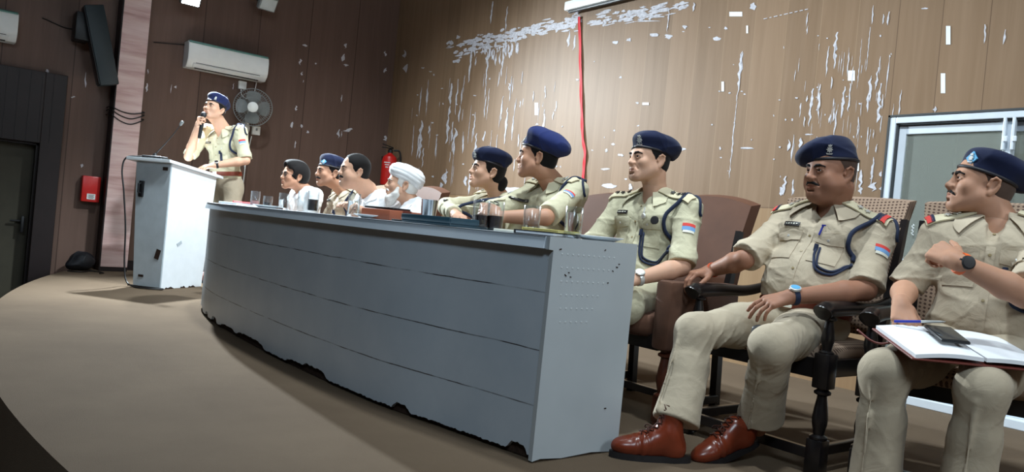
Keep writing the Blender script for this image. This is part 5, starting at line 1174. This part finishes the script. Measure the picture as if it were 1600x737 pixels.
        b.prism([(-.006*q, .012*q), (-.0075*q, .021*q), (-.003*q, .017*q), (0, .023*q), (.003*q, .017*q), (.0075*q, .021*q), (.006*q, .012*q)], .003, .008, M=Mx); b.prism([(-.013*q, -.014*q), (-.010*q, -.020*q), (.010*q, -.020*q), (.013*q, -.014*q), (0, -.016*q)], .003, .008, M=Mx)
        b.build('crest' if bd else 'badge', M['silver'], bd or bt, smooth=False, origin=s.O)
def wrist_wear(fig, d, mat_strap, mat_case, mat_dial, name='wristwatch', r=.031, thick=.010, out=None, back=.02):
    wr, el = fig.J['wr'+d], fig.J['el'+d]; ax = unit(wr-el); c = wr-ax*back; out = unit(np.asarray(out, float)-ax*(np.asarray(out)@ax)); e = np.cross(ax, out); b = MB(); P = []
    for i in range(33):
        a = 2*math.pi*i/32; dv = out*math.cos(a)+e*math.sin(a); P.append([c+dv*r-ax*.010, c+dv*(r+.001), c+dv*(r-.001)+ax*.010])
    P = np.array(P); N = P-c; N -= (N@ax)[:, :, None]*ax; N /= np.linalg.norm(N, axis=2)[:, :, None]; b.slab(P, N, .0035); w_ = b.build(name, mat_strap, fig.root, smooth=50, origin=fig.O)
    Mq = Vector(out).to_track_quat('Z', 'Y').to_matrix(); b = MB(); b.lathe([(0, 0), (.021, 0), (.0225, .004), (.0215, .009), (.018, .0105), (0, .0105)], c=c+out*(r+.001), n=28, M=Mq); b.tube([c+out*(r+.006)+ax*.021, c+out*(r+.006)+ax*.027], .003, 8); cs = b.build('watch_case', mat_case, w_, smooth=40, origin=fig.O)
    b = MB(); b.lathe([(0, .0015), (.0172, .001), (.0172, 0)], c=c+out*(r+.0112), n=28, M=Mq); b.build('watch_dial', mat_dial, w_, smooth=40, origin=fig.O)
# ------------------------------------------------------------------ the people on the stage
def ear_origin(px, py, Y, yaw, sc=1.0, X=None):
    """head origin from the place of the left ear"""
    p = at(px, py, Y=Y) if X is None else at(px, py, X=X); y = math.radians(yaw); l = V3(math.cos(y), -math.sin(y), 0); return p - l*.082*sc + V3(-math.sin(y), -math.cos(y), 0)*.014*sc + V3(0, 0, .003)
def seated(X, Y, nz, head, sw=.185, lean=0.0, arms='lap', turn=0.0, pz=.55, dx=0.0):
    c, s_ = math.cos(math.radians(turn)), math.sin(math.radians(turn)); lv = V3(c, -s_, 0); fv = V3(-s_, -c, 0)
    pe = V3(X, Y, pz); nb = V3(X+dx, Y+.06-lean, nz); j = dict(pelvis=pe, neck=nb, head=head)
    for q, d in ((-1, 'R'), (1, 'L')):
        j['sh'+d] = nb+lv*q*sw-V3(0, 0, .06)-fv*.0; j['hip'+d] = pe+lv*q*.09+fv*.03-V3(0, 0, .01); j['kn'+d] = pe+lv*q*.14+fv*.46+V3(0, 0, -.06); j['an'+d] = pe+lv*q*.13+fv*.46; j['an'+d][2] = .10
        if arms == 'lap': j['el'+d] = j['sh'+d]+lv*q*.06+fv*.08-V3(0, 0, .26); j['wr'+d] = pe+lv*q*.12+fv*.27+V3(0, 0, .09)
        else: j['el'+d] = j['sh'+d]+lv*q*.07+fv*.17-V3(0, 0, .17); j['wr'+d] = pe+lv*q*.10+fv*.40; j['wr'+d][2] = .835
    return j
FIGS = {}
# officer standing at the lectern
H = ear_origin(347.6, 172.5, None, -36, 1.0, X=-7.52)
_m = H + head_frame(-34, 9, 4)[1]*.135+V3(0, 0, -.080); _ax = unit(V3(-.10, .12, 1.0)); _hf = unit(V3(.80, -.25, .25)); _hp = unit(np.cross(_ax, _hf)); MIC_HAND = _m-_ax*.085; _wr = MIC_HAND-_hf*.072-_hp*.034
j = dict(pelvis=(-7.62, 2.42, .98), neck=(-7.62, 2.36, 1.515), head=H, shR=(-7.80, 2.27, 1.475), shL=(-7.44, 2.455, 1.475), elR=(-7.68, 2.07, 1.20), wrR=_wr, elL=(-7.32, 2.49, 1.215), wrL=(-7.36, 2.22, 1.135), hipR=(-7.70, 2.38, .93), hipL=(-7.54, 2.46, .93), knR=(-7.72, 2.36, .50), knL=(-7.55, 2.47, .50), anR=(-7.73, 2.40, .09), anL=(-7.56, 2.52, .09))
FIGS['speaker'] = Fig('officer in navy beret standing and speaking into a hand microphone at the lectern', j, dict(gaze=(-34, 9, 4), head_scale=1.0, skin='skin_fair', shirt='khaki_light', trs='khaki_tr', felt='navy_mid', h=.008, hh=.004, hs=.007, ht=.010, hair='short', beret=dict(flop=(-.012, -.03), zf=.066, zb=.040, badge=(.035, .090), bsize=.9), sleeve=.95, stars=2, moustache=None, belt_z=.10, loop=-.15, stubble=.1, neckw=1.08,
    belt=True, handR=dict(dir=_hf, palm=_hp, curl=(58, 60, 62, 64), thumb=(.7, .8, 35)), handL=dict(dir=(.15, -.95, -.25), palm=(0, -.2, -1), curl=(12, 14, 16, 20)), boot='boot', sleevew=.98))
wrist_wear(FIGS['speaker'], 'L', M['name_black'], M['silver'], M['name_black'], out=(.5, -.4, .8), r=.029)
# spectacled man, far left
H = ear_origin(468, 277, 2.62, 0, 1.0)
FIGS['p1'] = Fig('black haired man in spectacles and open white shirt, leftmost at the dais', seated(H[0]+.02, 2.72, .985, H, lean=.06), dict(gaze=(2, 2, 0), skin='skin_mid', shirt='white_cloth', trs='white_cloth', uniform=False, h=.009, hh=.004, hs=.007, ht=.012, hair='full', glasses=True, sleeve=1.2, seed=4, stubble=.15))
H = ear_origin(524, 271.5, 2.68, 0, 1.0)
FIGS['p2'] = Fig('moustached officer with light blue diamond badge on beret, seated between two men in white', seated(H[0]-.0, 2.80, 1.0, H), dict(gaze=(3, 0, 0), skin='skin_mid', shirt='khaki', h=.009, hh=.004, hs=.007, ht=.012, hair='short', moustache=1.2, beret=dict(flop=(-.02, -.03), zf=.060, zb=.038, diamond=True, badge=(.03, .085), bsize=1.1), seed=5, stubble=.2, stars=2))
H = ear_origin(562, 269.5, 2.50, 8, .99)
FIGS['p3'] = Fig('heavy moustached man with slicked back hair in a white shirt', seated(H[0]+.0, 2.64, .965, H, sw=.205), dict(gaze=(9, 2, 0), skin='skin_fair', shirt='white_cloth', trs='white_cloth', uniform=False, h=.009, hh=.004, hs=.007, ht=.012, head_scale=.99, hair='sleek', moustache=1.3, fat=.008, girth=1.1, sleeve=1.1, seed=6, stubble=.15, neckw=1.1))
H = ear_origin(633, 290, 2.66, 24, 1.0)
FIGS['p4'] = Fig('old man with white beard, white turban and white clothes', seated(H[0]+.03, 2.76, .925, H, arms='table', lean=.05, turn=8), dict(gaze=(24, 4, 0), skin='skin_fair', shirt='white_cloth', trs='white_cloth', uniform=False, h=.009, hh=.004, hs=.007, ht=.012, hair='old', turban=True, beard=True, old=True, moustache=1.0, sleeve=1.8, seed=7))
H = ear_origin(770.5, 269, 2.74, 20, .97)
FIGS['p5'] = Fig('woman officer in navy beret with her hair in a bun', dict(seated(H[0]-.10, 2.84, 1.015, H, sw=.175, lean=.02, dx=.10), elR=at(697, 322, Y=2.62), wrR=at(715, 338, Y=2.28)), dict(gaze=(20, 7, 2), skin='skin_fair', shirt='khaki_light', h=.008, hh=.0035, hs=.006, ht=.012, head_scale=.97, jaw=.9, brow=.8, nose=.9, hair='bun', beret=dict(flop=(-.005, .004), zf=.064, zb=.045, badge=(.015, .088), size=1.05, bsize=.9), seed=8, sleeve=dict(R=1.75, L=.95), neckw=.86, arm=.86, stars=2, lips=(.86, .56, .54), girth=.95))
H = ear_origin(842, 246, 2.72, 45, 1.03)
j = seated(H[0]+.03, 2.84, 1.10, H, sw=.195, turn=6, arms='table', pz=.57); j.update(elL=V3(-2.945, 2.53, .88), wrL=V3(-3.07, 2.315, .86), elR=V3(-3.47, 2.55, .87), wrR=V3(-3.24, 2.36, .875))
FIGS['p6'] = Fig('officer in bright blue beret looking away with hands folded on the table', j, dict(gaze=(46, 2, 0), skin='skin_mid', shirt='khaki_light', felt='navy_bright', h=.006, hh=.0032, hs=.0055, ht=.011, head_scale=1.03, hair='short', beret=dict(flop=(.02, -.03), zf=.068, zb=.020, badge=(.0, .092), size=1.08, tall=1.15, bturn=.5), seed=9, stars=2, stubble=.2, sleeve=.95,
    handL=dict(dir=(-.85, -.25, .35), palm=(-.3, .6, -.6), curl=(30, 32, 34, 36)), handR=dict(dir=(.8, -.35, .45), palm=(.2, -.2, -.9), curl=(35, 38, 40, 42))))
# officer in the leather chair beside the table end
H = ear_origin(1032.5, 252, 2.84, 13, .98)
j = dict(pelvis=(-2.57, 2.84, .55), neck=(-2.575, 2.92, 1.055), head=H, shR=(-2.785, 2.90, .968), shL=(-2.365, 2.92, .968), elR=(-2.87, 2.74, .70), wrR=(-2.70, 2.52, .64), elL=(-2.275, 2.80, .705), wrL=(-2.325, 2.55, .635), hipR=(-2.66, 2.80, .54), hipL=(-2.48, 2.80, .54), knR=(-2.74, 2.40, .49), knL=(-2.345, 2.37, .485), anR=(-2.74, 2.42, .1), anL=(-2.36, 2.40, .1))
FIGS['p7'] = Fig('officer with medals and dark blue cord in the leather chair by the table end', j, dict(gaze=(14, 1, -2), skin='skin_fair', shirt='khaki_light', trs='khaki_light', h=.005, hh=.0027, hs=.0045, ht=.008, head_scale=.98, jaw=1.12, hair='short', beret=dict(flop=(.008, -.016), zf=.060, zb=.032, badge=(.02, .090), zr=-.010, bsize=1.15, slope=.05, drop=.02, size=.98), seed=11, stars=3, medal=True, sleeve=.96, stubble=.22, loop=-.165, girth=.98, starm='name_black',
    handL=dict(dir=(-.15, -.9, -.25), palm=(-.4, .1, -.9))))
wrist_wear(FIGS['p7'], 'L', M['silver'], M['silver'], M['pale'], out=(.5, -.4, .8))
# officer whose boots show
H = ear_origin(1325.5, 272, 2.995, 17, 1.01)
far = lambda p, k=1.055: EYE + k*(V3(*p)-EYE)
j = dict(pelvis=far((-1.65, 2.80, .555)), neck=far((-1.64, 2.92, 1.018)), head=H, shR=far((-1.842, 2.915, .935)), shL=far((-1.452, 2.94, .915)), elR=(-1.945, 2.80, .772), wrR=(-2.125, 2.815, .705), elL=(-1.478, 2.93, .700), wrL=(-1.630, 2.655, .648), hipR=far((-1.745, 2.79, .545)), hipL=far((-1.590, 2.79, .540)), knR=(-1.90, 2.455, .470), knL=(-1.590, 2.50, .468), anR=(-1.840, 2.292, .10), anL=(-1.715, 2.665, .125), toeR=(-1.99, 2.08, .1), toeL=(-1.79, 2.41, .1), ballR=(-1.900, 2.195, 0), ballL=(-1.765, 2.495, 0))
FIGS['p8'] = Fig('stout moustached officer in brown lace-up boots sitting with one hand on the next chair', j, dict(gaze=(18, -3, 2), skin='skin_tan', shirt='khaki', trs='khaki_tr', h=.0042, hh=.0025, hs=.0042, ht=.005, hsh=.004, head_scale=1.01, fat=.010, neckw=1.18, hair='crop', moustache=.95, beret=dict(flop=(-.034, .018), zf=.052, zb=.052, zr=-.026, zl=.008, badge=(.045, .094), drape=False, slope=.35, drop=.022, bsize=1.0), seed=12, stars=2, ribbon=True, pen=True, girth=1.1, belly=.058, stubble=.25, sleeve=dict(R=.97, L=.95), sleevew=1.06, loop=-.125, laces=True, belt=True, belt_z=.035, thigh=.96, heelupL=.30, heelupR=0.0, crease=.0075, hem=.055, hemr=.086, look=(.1, -.05),
    handR=dict(dir=(-.42, -.86, -.30), palm=(.05, .1, -1), curl=(26, 30, 34, 40), thumb=(.8, .3, 20), spread=1.1), handL=dict(dir=(-.52, -.72, -.36), palm=(-.30, .25, -.9), curl=(16, 20, 24, 26), spread=1.2)))
wrist_wear(FIGS['p8'], 'L', M['navy_cord'], M['silver'], M['sky_blue'], out=(.05, -.65, .78), r=.030)
f8 = FIGS['p8']; wr, el = f8.J['wrR'], f8.J['elR']; ax = unit(wr-el); e1 = unit(np.cross(ax, (0, 0, 1))); e2 = np.cross(e1, ax); b = MB()
b.tube([wr-ax*.012+(e1*math.cos(a)+e2*math.sin(a))*.031 for a in np.linspace(0, 2*math.pi, 28)], .0022, 6); b.tube([wr-ax*.02+(e1*math.cos(a)+e2*math.sin(a))*.032 for a in np.linspace(0, 2*math.pi, 28)], .0016, 6); b.build('thread_bracelet', fabric('orange_thread', srgb(206, 84, 50)), f8.root, smooth=True, origin=f8.O)
# officer with the notebook
H = ear_origin(1553, 290, 2.97, 52, .98); far2 = lambda p, k=1.025: EYE + k*(V3(*p)-EYE)
j = dict(pelvis=(-1.08, 2.985, .54), neck=far2((-1.06, 2.985, 1.01)), head=H, shR=far2((-1.222, 2.915, .918)), shL=far2((-.888, 3.01, .938)), elR=(-1.325, 2.92, .725), wrR=(-1.232, 2.70, .672), elL=(-.886, 2.765, .752), wrL=(-1.036, 2.605, .838), hipR=(-1.17, 2.93, .525), hipL=(-1.00, 2.99, .525), knR=(-1.172, 2.50, .458), knL=(-.916, 2.58, .458), anR=(-1.18, 2.51, .10), anL=(-.935, 2.585, .10))
FIGS['p9'] = Fig('officer with orange strapped watch and notebook on lap looking sideways by the glass door', j, dict(gaze=(54, 9, 0), skin='skin_mid', shirt='khaki', trs='khaki_tr', h=.0042, hh=.0025, hs=.0045, ht=.0055, head_scale=.98, neckw=1.05, hair='crop', moustache=.8, beret=dict(flop=(-.01, -.035), zf=.056, zb=.018, diamond=True, badge=(.055, .086), bsize=1.1, slope=.15, bturn=1.0, tall=.92), seed=13, stars=2, ribbon=True, sleeve=dict(R=.96, L=.90), sleevew=1.0, stubble=.2, crease=.0075, thigh=.94, hemr=.078, hem=-.02, lanyard=True, name_plate=False, loop=-.14,
    handR=dict(dir=(.45, -.62, -.60), palm=(-.2, .35, -.9), curl=(40, 38, 34, 30), thumb=(.9, .7, 30)), handL=dict(dir=(-.80, .25, .30), palm=(-.25, .75, -.55), curl=(55, 60, 64, 66), thumb=(.9, .2, 15))))
orange = plain('orange_rubber', srgb(240, 108, 48), 0.5)
wrist_wear(FIGS['p9'], 'L', orange, M['black'], M['name_black'], out=(-.1, -.85, .35), r=.032)
# ------------------------------------------------------------------ things on the table, in hands and on laps
GL = thin_glass('clear_glass'); WATER = glassy('drinking_water', (0.96, 0.99, 1, 1), 0, 1.06)
t = NT('dark_cola', 0.05, 0.5); t.color(srgb(30, 12, 10)); M['cola'] = t.m
M['paper'] = plain('white_paper', srgb(232, 234, 238), 0.8, 0.1, var=0.02); M['china'] = plain('white_china', srgb(230, 232, 232), 0.2, var=0.02)
M['maroon'] = plain('maroon_leather', srgb(104, 48, 40), 0.45); M['teal'] = plain('dark_teal_folder', srgb(36, 62, 74), 0.35, coat=0.3); M['tan'] = plain('tan_leather', srgb(150, 84, 60), 0.5)
def tumbler(px, Y, label, fill=0.5, drink='WATER', h=.11, r=.034, tint=None, z=ZT):
    x = at(px, 340, Y=Y)[0]; g = thing('drinking_glass', label, 'glass', (x, Y, z), 0, 'glasses on the dais table')
    t_ = .0022; b = MB(); b.lathe([(0, 0), (r*.93, 0), (r*.95, .004), (r, h), (r-t_*.5, h+.001), (r-t_, h), (r*.95-t_, .012), (0, .010)], n=32); b.build('tumbler', GL, g, smooth=50)
    if fill: f = .012+(h-.02)*fill; rr = r*.95+(r*.05)*(f/h)-t_-.0006; b = MB(); b.lathe([(0, .0125), (r*.95-t_-.0008, .0125), (rr, f), (0, f)], n=32); b.build('drink', WATER if drink == 'WATER' else M['cola'] if drink == 'cola' else drink, g, smooth=50)
    return g
PINK = plain('pink_sherbet', srgb(176, 122, 116), 0.2)
tumbler(396, 2.02, 'small glass with a pinkish drink, leftmost glass on the table', .35, PINK, .115)
tumbler(416, 2.04, 'short glass of dark drink, left of the spectacled man', .45, 'cola', .085)
tumbler(441, 1.98, 'glass of water in front of the spectacled man', .6)
tumbler(471, 1.96, 'tall empty looking glass touching the dark drink before the beret officer', 0, 'WATER', .125)
tumbler(487, 1.93, 'tall glass half full of dark drink before the badge officer', .62, 'cola', .13)
tumbler(551, 1.90, 'tall clear glass before the moustached man in white', .7, 'WATER', .125)
tumbler(751, 1.93, 'glass of dark drink, left one of the pair before the woman officer', .47, 'cola', .125, .037)
tumbler(774, 1.99, 'glass of dark drink, right one of the pair before the woman officer', .5, 'cola', .125, .037)
tumbler(831, 2.02, 'glass of water between the phone and the yellow edged book', .45, 'WATER', .118, .036)
tumbler(897, 1.95, 'tall glass of water nearest the table end', .86, 'WATER', .118, .034)
st = thing('steel_tumbler', 'shiny steel tumbler right of the turbaned man', 'tumbler', (at(670, 330, Y=1.98)[0], 1.98, ZT)); b = MB(); b.lathe([(0, 0), (.032, 0), (.033, .006), (.042, .115), (.044, .118), (.041, .116), (.031, .008), (0, .008)], n=32); b.build('cup', M['steel'], st, smooth=50)
b = MB(); b.lathe([(.0345, .03), (.0358, .03), (.0362, .036), (.0345, .036)], n=32); b.build('rim_band', M['steel'], st, smooth=40)

def book(name, label, cat, c, wd, dp, th, rz, cover, pages=True, group=None):
    r = thing(name, label, cat, c, rz, group); b = MB(); b.box((0, 0, .002), (wd, dp, .004), bev=.0015); b.box((0, 0, th-.002), (wd, dp, .004), bev=.0015); b.box((-wd/2+.002, 0, th/2), (.004, dp, th), bev=.0015); b.build('cover', cover, r, smooth=False)
    if pages: b = MB(); b.box((.002, 0, th/2), (wd-.010, dp-.008, th-.008)); b.build('pages', M['paper'], r, smooth=False)
    return r
def plate(px, Y, label, r=.095, food=None):
    x = at(px, 340, Y=Y)[0]; p = thing('plate', label, 'plate', (x, Y, ZT), 0, 'plates on the dais table'); b = MB(); b.lathe([(0, 0), (r*.6, 0), (r*.66, .004), (r*.98, .016), (r, .018), (r*.97, .019), (r*.64, .008), (0, .006)], n=40); b.build('dish', M['china'], p, smooth=50)
    if food:
        for k in range(food[1]):
            s_ = tag(obj_snack(food[0]), food[2], 'snack', food[3]); a = k*2.4; q = .018*math.sqrt(k); s_.location = (x+q*math.cos(a), Y+q*math.sin(a), ZT+.016+.010*(k < 3)); s_.rotation_euler = (0.2*k, 0.3, a)
    return p
def obj_snack(m_):
    g = SDF((-.03,)*3, (.03,)*3, .003); g.ell((0, 0, 0), (.022, .013, .008), .004).ell((.008, .004, .004), (.010, .008, .007), .006); return g.build('snack', m_, None, (0, 0, 0), 1)
FR = plain('golden_fritter', srgb(214, 180, 112), 0.7, var=0.2, scale=60)
plate(586, 1.86, 'white plate of golden snacks before the turbaned man', .11, (FR, 6, 'golden fried snack heaped on the plate before the turbaned man', 'golden snacks on the plate'))
plate(938, 2.10, 'white plate at the right end of the table', .10)
plate(415, 1.90, 'white plate at the far left of the table', .09)
def flat(px, Y, z=ZT): return (at(px, 340, Y=Y)[0], Y, z)
book('notebook', 'white notebook with papers at the left tip of the table', 'notebook', flat(372, 2.02), .26, .20, .018, .2, M['paper'])
book('red_diary', 'thin red diary on the white notebook at the left tip of the table', 'diary', flat(378, 2.03, ZT+.0185), .16, .10, .012, .1, M['red_paint'])
r = thing('leather_folder', 'thick tan leather folder before the turbaned man', 'folder', flat(612, 1.93), .3); b = MB(); b.box((0, 0, .026), (.20, .24, .052), bev=.008); b.build('cover', M['tan'], r, smooth=40); b = MB(); b.box((.06, 0, .0535), (.05, .06, .004), bev=.002); b.box((.102, 0, .035), (.005, .06, .04), bev=.002); b.build('clasp_strap', M['maroon'], r, smooth=40)
b = MB(); b.box((0, 0, .006), (.22, .12, .010), bev=.003); tb = tag(b.build('tablet', M['black']), 'black tablet lying across the tan leather folder', 'tablet'); tb.location = flat(604, 1.93, ZT+.0535); tb.rotation_euler = (0, 0, .2)
b = MB(); b.box((0, 0, .005), (.15, .075, .009), bev=.004); tb = tag(b.build('smartphone', M['black']), 'black phone right of the tan leather folder', 'phone'); tb.location = flat(637, 1.84); tb.rotation_euler = (0, 0, .15)
r = thing('document_tray', 'dark teal document folder before the woman officer', 'folder', flat(700, 1.86), .1); b = MB(); b.box((0, 0, .008), (.34, .25, .014), bev=.005); b.build('cover', M['teal'], r, smooth=40); b = MB(); [b.box((s*.168, 0, .026), (.012, .25, .026), bev=.004) for s in (-1, 1)]; [b.box((0, s*.122, .026), (.34, .012, .026), bev=.004) for s in (-1, 1)]; b.build('rim', M['teal'], r, smooth=40)
b = MB(); b.box((0, 0, .0165), (.30, .21, .002)); b.build('sheet', M['paper'], r, smooth=False)
r = thing('smartphone', 'pale backed phone before the officer in the bright blue beret', 'phone', flat(805, 1.90), .3); b = MB(); b.box((0, 0, .006), (.15, .078, .011), bev=.004); b.build('case', M['pale'], r, smooth=40); b = MB(); b.box((0, 0, .0118), (.142, .07, .001)); b.build('screen', M['black'], r, smooth=False)
book('diary', 'dark diary with a yellow cover band near the table end', 'diary', flat(858, 1.92), .17, .22, .016, .35, M['name_black']); book('yellow_booklet', 'curled yellow booklet lying on the dark diary', 'booklet', flat(862, 1.925, ZT+.0165), .15, .20, .010, .45, plain('yellow_card', srgb(214, 200, 120), 0.6))
b = MB(); P = [[V3(-.16+.32*i/9, .02*math.sin(3.1*i/9)-.0, .0)+V3(0, .0, -.17+.27*k/7)+V3(0, .012*math.sin(i*1.3+k), 0) for k in range(8)] for i in range(10)]; P = np.array(P); b.slab(P, np.broadcast_to(V3(0, 1, 0), P.shape), .012); tw = tag(b.build('towel', M['white_cloth'], smooth=60), 'white towel hung over the chair back behind the woman officer', 'towel'); tw.location = (-4.13, 3.265, 1.0); tw.rotation_euler = (-.18, 0, 0)

# hand microphone of the standing officer
sk = FIGS['speaker']; wr = sk.J['wrR']; hd = MIC_HAND; dv = _ax; mc = thing('hand_microphone', 'black hand microphone held to the mouth of the standing officer', 'microphone', tuple(hd)); b = MB(); b.tube([-dv*.16, -dv*.15, dv*.03, dv*.045], [.012, .016, .019, .022], 16); b.build('handle', M['black'], mc, smooth=50); b = MB(); b.tube([dv*.045, dv*.055, dv*.075, dv*.09, dv*.098], [.022, .026, .027, .020, .006], 16); b.build('mesh_head', plain('dark_mesh', srgb(58, 58, 62), 0.5, metal=0.6), mc, smooth=50)
# notebook, phone and pen on the lap of the officer by the glass door
nb = thing('open_diary', 'open diary with white pages and maroon cover on the lap by the glass door', 'diary', (-1.012, 2.64, .563), .88); Tn = Matrix.Rotation(math.radians(11), 3, 'X')
def page(x0, x1, bulge):
    P = []
    for i in range(13):
        q = i/12; x = x0+(x1-x0)*q; row = [V3(*(Tn @ Vector((x, y, .010+bulge*math.sin(math.pi*min(1, q*1.0))*.7+.010*(1-q))))) for y in (-.14, -.05, .05, .14)]; P.append(row)
    return np.array(P)
for s in (-1, 1):
    b = MB(); P = page(s*.004, s*.205, .010); b.slab(P, np.broadcast_to(V3(0, 0, -1), P.shape), .012); b.build('page_block', M['paper'], nb, smooth=50)
b = MB(); b.box(Tn @ Vector((0, 0, -.004)), (.43, .29, .006), R=Tn, bev=.002); b.build('cover', M['maroon'], nb, smooth=False)
b = MB(); b.tube(smoothpath([(-.205, .02, -.004), (-.235, .03, -.012), (-.26, .05, -.005), (-.285, .09, .02)]), .004, 6); b.build('ribbon_marker', M['maroon'], nb, smooth=True)
ph = thing('smartphone', 'black phone lying on the open diary', 'phone', tuple(V3(-1.012, 2.64, .563)+V3(-.030, -.030, .040)), .75); b = MB(); b.box((0, 0, 0), (.085, .155, .010), R=Tn, bev=.004); b.build('case', M['black'], ph, smooth=40); b = MB(); b.box(Tn @ Vector((0, 0, .0056)), (.076, .146, .001), R=Tn); b.build('screen', plain('dark_screen', srgb(38, 44, 50), 0.08), ph, smooth=False)
f9 = FIGS['p9']; w9 = f9.J['wrR']; tipp = w9+V3(.075, -.085, -.045); pn = thing('ballpoint_pen', 'blue and silver pen in the writing hand over the open diary', 'pen', tuple(tipp)); dv = unit(V3(.85, .25, .12)); b = MB(); b.tube([-dv*.05, dv*.03], .0045, 10); b.build('barrel', plain('pen_blue', srgb(40, 52, 160), 0.35), pn, smooth=50); b = MB(); b.tube([dv*.03, dv*.085, dv*.10], [.0046, .0042, .0012], 10); b.build('tip', M['silver'], pn, smooth=50)
w8 = f8.J['wrL']; kp = thing('key_pouch', 'small black pouch with a metal clip under the hand of the booted officer', 'pouch', tuple(w8+V3(-.03, -.115, -.16))); b = MB(); cushion(b, (0, 0, 0), (.07, .035, .085), .006); b.build('pouch', M['black'], kp, smooth=True); b = MB(); b.tube([(.02, -.022, .03), (.02, -.026, -.02), (.012, -.026, -.03), (.006, -.024, -.02), (.006, -.022, .02)], .003, 6); b.build('clip', M['silver'], kp, smooth=True)
# bag by the pillar foot
g = SDF((-.2, -.2, 0), (.2, .2, .25), .006); g.ell((0, 0, .09), (.12, .12, .10), .02).ell((.03, -.08, .05), (.07, .07, .05), .04).halfspace((0, 0, .004), (0, 0, -1)).warp(lambda P: folds(P, .010, 38, 3), .02)
bg = tag(g.build('black_bag', plain('black_bag_cloth', srgb(30, 31, 36), 0.5), None, (0, 0, 0)), 'crumpled black bag on the carpet at the foot of the pillar', 'bag'); bg.location = (-8.56, 1.40, 0.0)
b = MB(); b.tube(smoothpath([(-8.35, 1.25, .008), (-8.30, 1.36, .008), (-8.42, 1.46, .008), (-8.30, 1.55, .008), (-8.2, 1.50, .008)]), .006, 6); tag(b.build('floor_cable', M['blackcord']), 'loose black cable lying in front of the black bag', 'cable')
